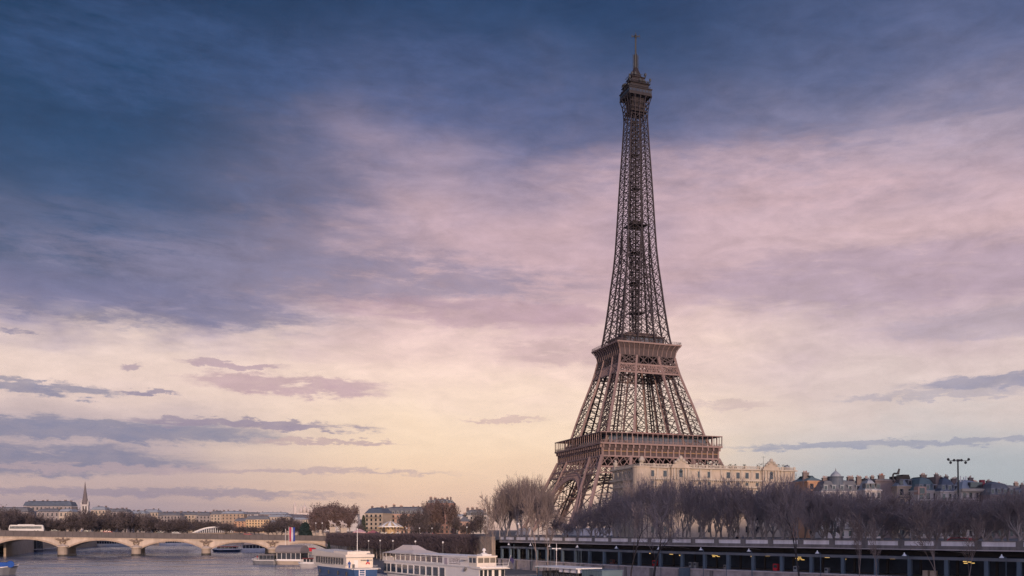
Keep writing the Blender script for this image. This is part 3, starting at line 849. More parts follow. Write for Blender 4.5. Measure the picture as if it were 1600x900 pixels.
for k in range(4):
    m = MB(); rot = Matrix.Rotation(k * math.pi / 2, 3, 'Z'); n = 21
    for i in range(n):
        s = -35.6 + 71.2 * i / (n - 1)
        for (y0, y1, z0, z1) in ((-36.3, -35.4, 53.2, 57.4), (-37.3, -35.4, 57.4, 59.2)):
            vs = [Vector((s + a * .38, y, z - ZS)) for z in (z0, z1) for a, y in ((-1, y0), (1, y0), (1, y1), (-1, y1))]
            m.add([rot @ v for v in vs], [(0, 3, 2, 1), (4, 5, 6, 7), (0, 1, 5, 4), (1, 2, 6, 5), (2, 3, 7, 6), (3, 0, 4, 7)])
    m.build('bracket_row', IRON_LIT, tw)
m = MB(); ringbox(m, 37.6, 37.7, 59.2, 60.2, 15.5); m.build('first_floor', IRON_LIT, tw)
m = MB(); ringbox(m, 37.6, 37.6, 65.5, 65.95, 7.0); m.build('gallery_canopy', IRON_LIT, tw)
for k in range(4):
    m = MB(); rot = Matrix.Rotation(k * math.pi / 2, 3, 'Z')
    for i in range(25):
        s = -37.3 + 74.6 * i / 24
        m.beam(rot @ Vector((s, -37.3, 60.2 - ZS)), rot @ Vector((s, -37.3, 65.5 - ZS)), .28 if i % 2 else .42)
    for z in (60.75, 61.35): m.beam(rot @ Vector((-37.4, -37.4, z - ZS)), rot @ Vector((37.4, -37.4, z - ZS)), .14)
    m.build('gallery_rail', IRON_LIT, tw)
    m = MB()
    for i in range(48):
        s = -37.2 + 74.4 * i / 47
        m.beam(rot @ Vector((s, -37.4, 60.2 - ZS)), rot @ Vector((s, -37.4, 61.3 - ZS)), .09)
    m.build('baluster_row', IRON, tw)
    m = MB()
    vs = [rot @ Vector(p) for p in ((-30, -31.6, 60.2 - ZS), (30, -31.6, 60.2 - ZS), (30, -31.2, 65.4 - ZS), (-30, -31.2, 65.4 - ZS))]
    m.add(vs + [rot @ Vector(p) for p in ((-30, -30.6, 60.2 - ZS), (30, -30.6, 60.2 - ZS), (30, -30.6, 65.4 - ZS), (-30, -30.6, 65.4 - ZS))],
          [(0, 1, 2, 3), (7, 6, 5, 4), (0, 4, 5, 1), (1, 5, 6, 2), (2, 6, 7, 3), (3, 7, 4, 0)])
    m.build('gallery_glazing', GLASS_B, tw)
    if k in (0, 2):
        m = MB()
        vs = [rot @ Vector((x, y, z - ZS)) for z in (60.2, 67.4) for x, y in ((-15, -27), (17, -27), (17, -18), (-15, -18))]
        m.add(vs, [(0, 3, 2, 1), (4, 5, 6, 7), (0, 1, 5, 4), (1, 2, 6, 5), (2, 3, 7, 6), (3, 0, 4, 7)]); pv = m.build('pavilion', REDP, tw)
        m = MB()
        for i in range(9):
            x = -11 + i * 3.1
            vs = [rot @ Vector((x + a, y, z - ZS)) for z in (66.0, 67.1) for a, y in ((0, -27.12), (2.6, -27.12), (2.6, -26.9), (0, -26.9))]
            m.add(vs, [(0, 3, 2, 1), (4, 5, 6, 7), (0, 1, 5, 4), (1, 2, 6, 5), (2, 3, 7, 6), (3, 0, 4, 7)])
        m.build('roof_glazing', ZINC, pv)
# second platform
m = MB(); ringbox(m, 17.4, 17.9, 112.6, 116.5, .6); ringbox(m, 17.9, 19.4, 116.5, 119.0, .6); m.build('second_frieze', IRON, tw)
for k in range(4):
    m = MB(); rot = Matrix.Rotation(k * math.pi / 2, 3, 'Z'); n = 13
    for i in range(n):
        u = -1 + 2 * i / (n - 1)
        prv = None
        for z, h in ((112.8, 17.5), (115.5, 17.9), (117.5, 18.8), (119, 20.0)):
            c = rot @ Vector((u * (h - .2), -h, z - ZS))
            if prv is not None: m.beam(prv, c, .34)
            prv = c
    m.build('bracket_row', IRON_LIT, tw)
    m = MB()
    for z in (120.6, 121.2): m.beam(rot @ Vector((-20, -20, z - ZS)), rot @ Vector((20, -20, z - ZS)), .14)
    for i in range(28):
        s = -20 + 40 * i / 27; m.beam(rot @ Vector((s, -20, 119.9 - ZS)), rot @ Vector((s, -20, 121.3 - ZS)), .1)
    m.build('platform_rail', IRON, tw)
m = MB(); ringbox(m, 20.2, 20.35, 119.0, 119.9, 7); m.build('second_floor', IRON_LIT, tw)
m = MB(); ringbox(m, 12.6, 12.6, 119.9, 124.6, .6); m.build('second_pavilion', IRON_DIM, tw)
m = MB(); ringbox(m, 13.3, 13.3, 124.6, 125.3, 6); ringbox(m, 9.5, 9.5, 125.3, 127.4, 1); m.build('pavilion_roof', IRON, tw)
m = MB()
for k in range(4):
    rot = Matrix.Rotation(k * math.pi / 2, 3, 'Z')
    for i in range(8):
        x = -11.4 + i * 2.95
        vs = [rot @ Vector((x + a, y, z - ZS)) for z in (121, 123.8) for a, y in ((0, -12.68), (2.1, -12.68), (2.1, -12.5), (0, -12.5))]
        m.add(vs, [(0, 3, 2, 1), (4, 5, 6, 7), (0, 1, 5, 4), (1, 2, 6, 5), (2, 3, 7, 6), (3, 0, 4, 7)])
m.build('pavilion_window', GLASS_B, tw)
# floor soffit seen from below inside the second stage
m = MB(); m.box(-17, 17, -17, 17, 113.0 - ZS, 113.5 - ZS)
for i in range(-5, 6):
    m.box(i * 3 - .2, i * 3 + .2, -16.8, 16.8, 111.8 - ZS, 112.99 - ZS)
m.build('second_floor_soffit', IRON_DIM, tw)
m = MB(); ringbox(m, 34.5, 34.5, 58.0, 58.6, 15); m.build('first_floor_soffit', IRON_DIM, tw)
# lift tracks inside the legs of both lower stages
for sx in (-1, 1):
    for sy in (-1, 1):
        m = MB()
        for f_ in (.7, .82):
            for z0, z1 in ((11, 31), (31, 58), (60, 85), (85, 112)):
                m.beam(L(sx * w_(z0) * f_, sy * w_(z0) * f_, z0), L(sx * w_(z1) * f_, sy * w_(z1) * f_, z1), .6, .9)
        for i in range(34):
            z = 12 + i * 2.95
            if 57 < z < 61: continue
            m.beam(L(sx * w_(z) * .7, sy * w_(z) * .82, z), L(sx * w_(z) * .82, sy * w_(z) * .7, z), .4)
        m.build('lift_track', IRON_DIM, tw)

# upper shaft
zs = [119.9]
while zs[-1] < 254: zs.append(min(257.0, zs[-1] + max(3.9, 7.4 - (zs[-1] - 119) * .034)))
zs[-1] = 257.0
for k in range(4):
    mc = MB(); mb2 = MB()
    for z0, z1 in zip(zs[:-1], zs[1:]):
        t_c = .95 - .4 * (z0 - 119) / 140; t_b = .33 - .09 * (z0 - 119) / 140
        a0, a1, i0, i1 = w_(z0), w_(z1), wi_(z0), wi_(z1)
        mc.beam(face(k, -a0, z0), face(k, -a1, z1), t_c)
        for sg in (-1, 1):
            if i1 > .05 or sg == 1: mc.beam(face(k, sg * i0, z0), face(k, sg * i1, z1), t_c * .85)
            mb2.beam(face(k, sg * a0, z0), face(k, sg * i1, z1), t_b); mb2.beam(face(k, sg * i0, z0), face(k, sg * a1, z1), t_b)
            mb2.beam(face(k, sg * a1, z1), face(k, sg * i1, z1), t_b * .8)
            # inner faces of the leg
            if i0 > 1.2:
                mb2.beam(face(k, sg * a0, z0, i0), face(k, sg * i1, z1, i1), t_b * .8); mb2.beam(face(k, sg * i0, z0, i0), face(k, sg * a1, z1, i1), t_b * .8)
            zm = (z0 + z1) / 2; mid = (a0 + i0) / 2
            mb2.beam(face(k, sg * w_(zm), zm), face(k, sg * wi_(zm), zm), t_b * .55)
        if i0 > 1.0:
            mb2.beam(face(k, -i0, z0), face(k, i1, z1), t_b * .9); mb2.beam(face(k, i0, z0), face(k, -i1, z1), t_b * .9)
            mb2.beam(face(k, -i1, z1), face(k, i1, z1), t_b * .8)
    mb2.add(mc.v, mc.f); mb2.build('shaft_face', IRON_UDIM, tw)
# lift core and landing inside the shaft
m = MB()
z = 120.0
while z < 256:
    r = min(2.7, w_(z) * .42); r1 = min(2.7, w_(z + 3.4) * .42)
    q = [(-r, -r), (r, -r), (r, r), (-r, r)]; q1 = [(-r1, -r1), (r1, -r1), (r1, r1), (-r1, r1)]
    for i in range(4):
        m.beam(L(*q[i], z), L(*q1[i], z + 3.4), .42); m.beam(L(*q[i], z), L(*q1[(i + 1) % 4], z + 3.4), .24)
        m.beam(L(*q[i], z), L(*q[(i + 1) % 4], z), .35)
    m.beam(L(0, 0, z), L(0, 0, z + 3.4), .9)
    z += 3.4
m.build('lift_core', IRON_DIM, tw)
m = MB()
for z in (140.5, 158, 176, 214, 234): m.box(-w_(z) * .34, w_(z) * .34, -w_(z) * .34, w_(z) * .34, z - ZS, z + .3 - ZS)
m.build('shaft_landing', IRON_DIM, tw)
m = MB(); m.box(-5.6, 5.6, -5.6, 5.6, 191.9 - ZS, 192.3 - ZS); m.box(-3.0, 3.0, -3.0, 3.0, 192.3 - ZS, 194.6 - ZS); m.build('intermediate_platform', IRON_DIM, tw)
# flare to the third platform
m = MB()
for k in range(4):
    for u in (-1, -.5, 0, .5, 1):
        prv = None
        for z, h in ((254, 5.3), (259, 5.5), (263, 5.95), (266, 6.7), (267.5, 7.2)):
            c = face(k, u * h, z, h)
            if prv: m.beam(prv, c, .45)
            prv = c
    for z, h in ((257, 5.4), (261, 5.7), (264, 6.2)): m.beam(face(k, -h, z, h), face(k, h, z, h), .35)
m.build('flare', IRON_UDIM, tw)
m = MB(); ringbox(m, 5.2, 5.2, 258.5, 259.4, 2); m.box(-4.2, 4.2, -4.2, 4.2, 259 - ZS, 267 - ZS); m.build('shaft_head', IRON_DIM, tw)
# third platform cabin and crown
CAB = mat('cabin_iron_dimmed', (0.035, 0.031, 0.034), 0.6, .2, .3, spec=.08)  # darkened along with the upper shaft, dim tone painted in
m = MB(); m.box(-7.3, 7.3, -7.3, 7.3, 267.4 - ZS, 268.0 - ZS); m.frus(-7.2, 7.2, -7.2, 7.2, 268.0 - ZS, 271.2 - ZS, .1, .1); m.box(-7.5, 7.5, -7.5, 7.5, 271.2 - ZS, 271.7 - ZS); m.build('third_platform', CAB, tw)
m = MB()
for k in range(4):
    for i in range(7):
        s = -6.2 + i * 2.07; m.beam(face(k, s - .75, 269.8, 7.18), face(k, s + .75, 269.8, 7.18), .2, 1.5)
m.build('cabin_window', GLASS, tw)
m = MB(); m.box(-5.8, 5.8, -5.8, 5.8, 271.7 - ZS, 274.6 - ZS); m.box(-6.6, 6.6, -6.6, 6.6, 274.6 - ZS, 275.0 - ZS); m.frus(-5.2, 5.2, -5.2, 5.2, 275 - ZS, 279 - ZS, 1.4, 1.4)
m.box(-4.4, 4.4, -4.4, 4.4, 279 - ZS, 279.4 - ZS); m.build('upper_deck', IRON_DIM, tw)
m = MB(); m.lathe([(3.6, 279.4 - ZS), (3.4, 281 - ZS), (2.6, 283 - ZS), (1.6, 285 - ZS), (1.3, 286 - ZS)], 12); m.build('cupola', IRON_DIM, tw)
rg = random.Random(5); m = MB()
for i in range(46):
    a = rg.uniform(0, 2 * math.pi); h = rg.choice((6.4, 6.6, 5.2, 4.6)); z = {6.4: 271.7, 6.6: 275.0, 5.2: 275.0, 4.6: 279.2}[h]
    k = rg.randrange(4); s = rg.uniform(-h, h); p0 = Vector(face(k, s, z, h)); hh = rg.uniform(1.0, 3.2)
    m.beam(p0, p0 + Vector((0, 0, hh)), .22)
    if rg.random() < .6: m.box(p0.x - .5, p0.x + .5, p0.y - .35, p0.y + .35, p0.z + hh * .5, p0.z + hh * .5 + rg.uniform(.5, 1.5))
for k in range(4):
    for h, z in ((6.7, 272.9), (6.4, 276.2), (4.6, 280.5)): m.beam(face(k, -h, z, h), face(k, h, z, h), .18)
m.build('antenna_array', DARKM, tw)
m = MB(); m.tube(L(0, 0, 285), L(0, 0, 294), 1.15, .95, 10)
for i in range(12):
    z = 285.6 + i * .72
    for a in range(4):
        c, s = math.cos(a * math.pi / 2), math.sin(a * math.pi / 2); m.beam(L(0, 0, z), L(1.9 * c, 1.9 * s, z), .3)
m.build('mast', DARKM, tw)
m = MB(); m.tube(L(0, 0, 294), L(0, 0, 306), .55, .42, 8); m.tube(L(0, 0, 304.0), L(0, 0, 305.6), .75, .75, 8)
for a in range(2):
    c, s = (.922, -.3875) if a == 0 else (.3875, .922)
    m.beam(L(-2.3 * c, -2.3 * s, 304.9), L(2.3 * c, 2.3 * s, 304.9), .4)
    for e in (-1, 1): m.beam(L(e * 2.2 * c, e * 2.2 * s, 304.2), L(e * 2.2 * c, e * 2.2 * s, 305.7), .35)
m.tube(L(0, 0, 306), L(0, 0, 307.3), .2, .1, 6)
m.build('spire_tip', DARKM, tw)
# ================================================================== BUILDINGS
def building(label, px, Y, w, d, zw, rz, wallm, roofm, roof_h=4.0, cols=6, floors=None, base=ZS, chim=3, dorm=True, win=True, seed=0, group=None, balcony=True, name='town_building', chm=None, detail=1, inset=2.2, flat=False):
    """masonry block: px = picture bearing of its left front corner, zw = top of wall"""
    rg = random.Random(seed)
    t = thing(name, label, 'building', (at(px, Y), Y, base), rz, group)
    h = zw - base
    m = MB(); m.box(0, w, 0, d, 0, h); m.build('wall', wallm, t)
    fl = floors or max(1, int(round(h / 3.3)))
    fh = h / fl
    if detail:
        m = MB(); m.box(-.35, w + .35, -.35, d + .35, h, h + .45)
        m.box(-.2, w + .2, -.2, -.003, h - fh - .15, h - fh + .15); m.build('cornice', CREAM2 if wallm is CREAM else wallm, t)
    if flat:
        m = MB(); m.box(.3, w - .3, .3, d - .3, h + .45, h + .9); rf = m.build('roof', roofm, t)
    else:
        m = MB(); m.frus(-.1, w + .1, -.1, d + .1, h + .45, h + roof_h, inset, inset); m.frus(inset - .1, w - inset + .1, inset - .1, d - inset + .1, h + roof_h + .002, h + roof_h + .9, min(w, d) * .3, min(w, d) * .3)
        rf = m.build('roof', roofm, t)
    for i in range(chim):
        cx = w * (i + .5 + rg.uniform(-.25, .25)) / chim; cw = rg.uniform(1.0, 2.4); ch = rg.uniform(.3, 1.5)
        m = MB(); cy = d * rg.uniform(.3, .6)
        top = h + (.9 if flat else roof_h + .6) + ch
        m.box(cx - cw / 2, cx + cw / 2, cy - .5, cy + .5, h + .46, top); m.box(cx - cw / 2 - .12, cx + cw / 2 + .12, cy - .62, cy + .62, top, top + .25)
        c = m.build('chimney', chm or BRICK, rf)
        if detail:
            m = MB()
            for j in range(int(cw / .55)):
                xx = cx - cw / 2 + .35 + j * .55; m.tube((xx, cy, top + .25), (xx, cy, top + .25 + rg.uniform(.4, .8)), .17, .14, 6)
            m.build('chimney_pot', POT, rf)
    if win:
        wpx = None
        base_me = {}
        for fi in range(fl):
            for c in range(cols):
                x = w * (c + .5) / cols; ww = min(1.3, w / cols * .45); z0 = fi * fh + fh * .22; z1 = fi * fh + fh * .82
                m = MB(); m.box(x - ww / 2 - .14, x + ww / 2 + .14, -.09, -.004, z0 - .14, z1 + .18)
                f = m.build('window', CREAM2 if wallm in (CREAM, BEIGE) else wallm, t)
                m = MB(); m.box(x - ww / 2, x + ww / 2, -.12, -.092, z0, z1)
                if detail: 
                    pass
                m.build('pane', GLASS, f)
            if balcony and fi in (fl - 1, 1) and detail:
                m = MB(); m.box(.2, w - .2, -.75, -.101, fi * fh - .12, fi * fh + .06)
                for i in range(int(w / .5)): m.box(.3 + i * .5, .35 + i * .5, -.74, -.70, fi * fh + .06, fi * fh + .95)
                m.box(.2, w - .2, -.75, -.69, fi * fh + .95, fi * fh + 1.02); m.build('balcony', DARKM, t)
    if dorm and not flat:
        for c in range(cols):
            x = w * (c + .5) / cols
            m = MB(); yy = inset * .15
            m.box(x - .75, x + .75, yy - .25, yy + 2.2, h + .7, h + 2.4); m.box(x - .9, x + .9, yy - .35, yy + 2.2, h + 2.4, h + 2.6)
            f = m.build('dormer', ZINC if roofm is not ZINC else SLATE, rf)
            m = MB(); m.box(x - .5, x + .5, yy - .29, yy - .252, h + .9, h + 2.2); m.build('pane', GLASS, f)
    return t

# --- the great cream mansion in front of the tower
CA = TA
cb = thing('cream_mansion', 'large cream stone mansion with sunlit attic and balustraded roof terrace in front of the tower', 'building', (9.7, 362, ZS), CA)
W_, D_ = 68.7, 27.0
hz = lambda z: z - ZS
m = MB(); m.box(0, W_, 0, D_, 0, hz(36.0)); m.build('wall', CREAM, cb)
m = MB(); m.lathe([(3.6, 0), (3.6, hz(36.0)), (3.9, hz(36.05)), (3.9, hz(36.5))], 20, (1.2, 1.2, 0)); m.build('corner_turret', CREAM, cb)
for i in range(15):
    x = 2.6 + i * (W_ - 4.4) / 14
    m = MB(); m.box(x - .38, x + .38, -.3, -.004, hz(32.15), hz(35.99)); m.box(x - .5, x + .5, -.36, -.301, hz(35.3), hz(35.9)); m.build('pilaster', CREAM2, cb)
for i in range(6):
    y = 3.2 + i * 4.5
    m = MB(); m.box(-.3, -.004, y - .38, y + .38, hz(32.15), hz(35.99)); m.build('pilaster', CREAM2, cb)
m = MB()
for i in range(int(W_ / .9)): m.box(i * .9 + .1, i * .9 + .5, -.66, -.01, hz(31.2), hz(31.59))
for i in range(int(D_ / .9)): m.box(-.66, -.01, i * .9 + .1, i * .9 + .5, hz(31.2), hz(31.59))
m.build('dentil_course', CREAM2, cb)
for z, th, pr in ((36.0, .5, .8), (31.6, .55, 1.0), (28.9, .5, .9), (20, .4, .4)):
    m = MB(); m.box(-pr, W_ + pr, -pr, D_ + pr, hz(z), hz(z) + th); m.build('cornice', CREAM2, cb)
m = MB()
m.box(-.3, W_ + .3, -.3, -.05, hz(37.3), hz(37.55)); m.box(-.3, -.05, -.04, D_, hz(37.3), hz(37.55))
for i in range(int(W_ / .62)): m.box(i * .62, i * .62 + .28, -.28, -.08, hz(36.5), hz(37.3))
for i in range(int(D_ / .62)): m.box(-.28, -.08, i * .62 + .3, i * .62 + .58, hz(36.5), hz(37.3))
for i in range(13): m.box(i * 5.7 - .35, i * 5.7 + .35, -.36, .1, hz(36.5), hz(37.8))
m.build('balustrade', CREAM2, cb)
def mwin(x, z0, z1, ww=1.25, side=False):
    m = MB()
    if side: m.box(-.14, -.004, x - ww / 2 - .2, x + ww / 2 + .2, hz(z0) - .2, hz(z1) + .25)
    else: m.box(x - ww / 2 - .2, x + ww / 2 + .2, -.14, -.004, hz(z0) - .2, hz(z1) + .25)
    f = m.build('window', CREAM2, cb); m = MB()
    if side: m.box(-.17, -.142, x - ww / 2, x + ww / 2, hz(z0), hz(z1))
    else: m.box(x - ww / 2, x + ww / 2, -.17, -.142, hz(z0), hz(z1))
    m.build('pane', GLASS, f)
def mx(px): k = dirn(px); return (k * 362 - 9.7) / (.922 - .3875 * k)
ax = [mx(p) for p in (1019, 1039, 1077, 1093, 1108, 1138, 1153, 1167, 1183, 1215)]
for x in ax:
    mwin(x, 32.7, 35.0, 1.5)
    for z in (29.9, 25.6, 21.2, 16.2, 11.4): mwin(x, z, z + (1.2 if z > 29 else 2.4))
for y in (5.5, 10, 14.5, 19, 23.5):
    mwin(y, 32.7, 35.0, 1.5, side=True)
    for z in (29.9, 25.6, 21.2): mwin(y, z, z + (1.2 if z > 29 else 2.4), side=True)
for px, big in ((1062, 1), (1203, 1)):
    x = mx(px)
    m = MB(); m.box(x - 4, x + 4, -1.1, 0.2, 0, hz(36.0)); m.box(x - 4.4, x + 4.4, -1.8, .2, hz(36.0), hz(36.6))
    pts = [(x - 3.6, hz(36.6)), (x + 3.6, hz(36.6)), (x + 3.4, hz(37.6))] + [(x + 2.6 * math.cos(a), hz(37.6) + 1.9 * math.sin(a)) for a in [math.pi * i / 10 for i in range(11)]] + [(x - 3.4, hz(37.6))]
    m.prism([(a, -1.2, c) for a, c in pts], (0, 1.2, 0)); bay = m.build('entrance_bay', CREAM, cb)
    m = MB()
    for s in (-3, -1.6, 1.6, 3): m.tube((x + s, -1.35, hz(31.6)), (x + s, -1.35, hz(35.95)), .38, .32, 10)
    m.build('column', CREAM2, bay)
    m = MB(); m.box(x - .75, x + .75, -1.16, -1.102, hz(32.6), hz(35)); m.tube((x, -1.16, hz(35)), (x, -1.102, hz(35)), .75, .75, 14); m.build('pane', GLASS, bay)
    m = MB(); m.ball((x, -1.0, hz(39.9)), .8, 10, 6, 1.3)
    for s in (-1, 1): m.ball((x + s * 1.2, -1.1, hz(39.0)), .7, 8, 6, 1.1); m.ball((x + s * 2.4, -1.1, hz(38.2)), .6, 8, 6)
    m.build('crest_sculpture', CREAM2, bay)
m = MB(); m.lathe([(.9, 0), (1.2, .4), (.7, .8), (.5, 1.2), (1.1, 1.9), (1.3, 2.4), (.8, 3.2), (.2, 3.9)], 12, (1.2, 1.2, hz(36.5))); m.build('roof_urn', CREAM2, cb)
m = MB()
bx_ = 24.5; m.box(-.5, 1.1, bx_ - .8, bx_ + .8, hz(36.5), hz(37.8)); m.ball((.2, bx_, hz(38.6)), .9, 10, 6, 1.2); m.ball((.2, bx_ - .5, hz(39.6)), .5, 8, 6, 1.3); m.prism([(.2, bx_, hz(38.4)), (.2, bx_ + 1.3, hz(40.6)), (.2, bx_ - .2, hz(39.6))], (.3, 0, 0))
m.build('roof_sculpture', CREAM2, cb)
# roof terrace planting
rg = random.Random(3)
for i, px in enumerate((1126, 1130, 1143, 1152, 1166, 1188, 1196, 1213, 1219, 1227, 1234)):
    x = mx(px); m = MB(); r = rg.uniform(.6, 1.3)
    for k in range(60):
        a = rg.uniform(0, 6.28); b_ = rg.uniform(-.9, 1.2); c = Vector((x + r * math.cos(a) * rg.random(), 1.5 + r * math.sin(a) * rg.random(), hz(37.1) + r * .8 + r * b_ * .8))
        d = Vector((rg.uniform(-1, 1), rg.uniform(-1, 1), rg.uniform(-1, 1))) * .3
        m.add([c, c + d, c + Vector((-d.y, d.z, d.x))], [(0, 1, 2)])
    m.box(x - .5, x + .5, 1, 2, hz(36.5), hz(37.1))
    o = m.build('terrace_shrub', LEAFO, cb)
m = MB(); x = mx(1234); m.lathe([(1.5, 0), (1.5, 1), (1.1, 1.8), (.3, 2.3)], 12, (x, 2.2, hz(36.4))); m.build('roof_lantern', ZINC, cb)
m = MB(); x = mx(1199); m.tube((x, 3, hz(36.4)), (x, 3, hz(42)), .08, .05, 5); m.beam((x - 1, 3, hz(41.7)), (x + 1, 3, hz(41.7)), .08); m.build('roof_aerial', DARKM, cb)

# --- right hand row of buildings behind the quay trees
RZ = R(14)
def Zt(py, Y): return zz_(py + (3 if Y < 340 and py < 790 else 0), Y)
building('low ochre house wall peeping over the trees just right of the cream mansion', 1262, 338, 6.0, 14, Zt(750, 338), R(16), ORANGEW, TEALR, 1.6, 2, chim=1, dorm=False, seed=1)
tB = building('grey stone mansard house with pale dormers and a dark round drum on its roof', 1284, 332, 15.5, 15, Zt(766, 332), R(14), GREYST, SLATE, 4.0, 5, chim=3, seed=2)
dm = MB(); k = 8.0
hB = Zt(766, 332) - ZS
dm.lathe([(2.6, hB + .5), (2.6, hB + 5.2), (2.8, hB + 5.3), (2.8, hB + 5.7)], 20, (6.9, 3.2, 0)); dm.build('roof_drum', mat('blue_slate', (0.085, 0.105, 0.14), .6, .25, .5), tB)
dm = MB(); dm.lathe([(1.9, hB + 5.7), (1.7, hB + 6.3), (.9, hB + 7.1), (.25, hB + 7.6), (.12, hB + 8.5)], 14, (6.9, 3.2, 0)); dm.build('drum_cap', ZINC, tB)
building('stone house with white attic windows between the drum roof and the mauve wall', 1352, 330, 6.0, 14, Zt(764, 330), R(14), GREYST, ZINC, 3.6, 3, chim=2, seed=3)
tC = building('tall windowless mauve party wall rising above the treetops', 1368, 336, 8.2, 12, Zt(749, 336), R(14), MAUVE, SLATE, 1.2, 2, chim=3, dorm=False, seed=4, win=False, flat=True)
tD = building('house with a blank dark roof block carrying a bent black vent pipe', 1402, 334, 10.0, 13, Zt(758, 334), R(14), BEIGE, ZINC, 2.6, 3, chim=0, seed=5)
hD = Zt(758, 334) - ZS
m = MB(); m.box(1.5, 6.9, 3.2, 8, hD + .5, hD + 4.0); m.box(4.2, 6.7, 3.4, 7.8, hD + 4.0, hD + 4.6); m.build('roof_block', NEARBLK, tD)
m = MB(); pz = hD + 2.0
m.tube((.3, 3.4, pz), (.3, 3.4, pz + 2.4), .32, .32, 8); m.tube((.3, 3.4, pz + 2.4), (.7, 3.4, pz + 2.9), .32, .32, 8); m.tube((.7, 3.4, pz + 2.9), (2.2, 3.4, pz + 2.9), .32, .32, 8); m.tube((2.2, 3.4, pz + 2.7), (2.8, 3.4, pz + 4.6), .5, .3, 8)
m.build('vent_pipe', DARKM, tD)
tE = building('house with green copper mansard and a tall blank chimney wall on its right', 1434, 330, 8.0, 13, Zt(765, 330), R(14), GREYST, TEALR, 4.4, 3, chim=1, seed=6)
hE = Zt(765, 330) - ZS
m = MB(); m.box(7.0, 9.2, 1.2, 9, hE - 6, hE + 4.9); m.box(6.9, 9.3, 1.1, 9.1, hE + 4.9, hE + 5.2); m.build('chimney_wall', MAUVE, tE)
m = MB(); m.box(9.25, 9.6, .9, 1.5, hE - 6, hE + 4.4); m.build('drain_pipe', PANEL, tE)
m = MB(); m.box(-.3, 3.0, -.6, 2, hE - 1.0, hE + 1.7); fr = m.build('framed_dormer', PINKST, tE)
m = MB(); m.box(.4, 2.3, -.64, -.602, hE - .8, hE + 1.2); m.build('pane', GLASS, fr)
building('house with dark blue slate roof and a bright white dormer beside the floodlight mast', 1470, 328, 7.0, 13, Zt(766, 328), R(14), GREYST, mat('blue_slate', (0,0,0)), 4.4, 3, chim=3, seed=7)
tF = building('house with a sunlit pale terrace edge and a red brick chimney stack', 1502, 326, 9.6, 13, Zt(764, 326), R(14), GREYST, ZINC, 3.2, 4, chim=2, seed=8, dorm=False)
hF = Zt(764, 326) - ZS
m = MB(); m.box(-.4, 9.9, -1.2, -.36, hF - .2, hF + .75); m.build('terrace_parapet', CREAM2, tF)
m = MB(); m.box(3.5, 8.2, -.1, 1.5, hF + 1.2, hF + 3.0); m.build('terrace_glazing', GLASS, tF)
m = MB(); m.box(8.2, 9.6, .6, 2.0, hF + .46, hF + 3.9); m.build('brick_stack', REDB, tF)
m = MB()
for i, x in enumerate((1.2, 2.4, 3.6, 4.5)): m.tube((x, 4, hF + 3.2), (x, 4, hF + 5.0 + .3 * (i % 2)), .22, .18, 6)
m.build('chimney_pot', WHITE, tF)
building('house with long dark slate roof near the right edge', 1547, 322, 9.5, 13, Zt(772, 322), R(14), MAUVE, SLATE, 4.2, 4, chim=1, seed=9, chm=MAUVE)
building('last dark roofed house sloping down at the right edge', 1584, 330, 13, 13, Zt(775, 330), R(14), MAUVE, SLATE, 3.0, 4, chim=1, seed=10, chm=MAUVE)
# a second rank closing the gaps behind
for i, (px, Y, w, py, mt, lb) in enumerate(((1238, 400, 22, 760, GREYST, 'grey house far behind the ochre wall'), (1335, 410, 26, 758, MAUVE, 'mauve house behind the white attic windows'),
                                     (1425, 405, 24, 756, GREYST, 'grey house behind the green copper mansard'), (1515, 400, 30, 762, MAUVE, 'mauve house behind the terrace house'))):
    building(lb, px, Y, w, 14, Zt(py, Y) - 1.5, R(14), mt, SLATE, 2.2, 6, chim=4, dorm=False, seed=20 + i, balcony=False, win=False)

# --- apartments behind the carousel
A1 = building('modern beige apartment block with balconies and blue roof, left of the carousel', 570, 640, 13, 14, Zt(803, 640), R(-14), BEIGE, mat('blue_slate', (0,0,0)), 3.6, 4, floors=5, chim=2, dorm=False, seed=31, name='apartment_block')
building('long pinkish stone apartment house with dark mansard behind the carousel', 597, 655, 33, 16, Zt(804, 655), R(6), PINKST, SLATE, 4.6, 11, floors=5, chim=6, seed=32, name='apartment_block')
building('tall brick red apartment house half hidden by bare trees right of the dark mansard', 667, 690, 19, 16, Zt(787, 690), R(4), mat('rose_brick', (0.24, .15, .13), .9, .25, .4), SLATE, 2.6, 6, floors=7, chim=5, seed=33, name='apartment_block')
building('low pink gabled house between bare trees left of the pale twin trees', 716, 660, 8, 9, Zt(816, 660), R(5), PINKST, SLATE, 4.0, 2, floors=3, chim=1, dorm=False, seed=34, inset=3.4)
building('grey roofed house row end with chimneys left of the big bare trees', 726, 720, 17, 12, Zt(806, 720), R(4), GREYST, SLATE, 4.0, 5, floors=4, chim=5, seed=35)

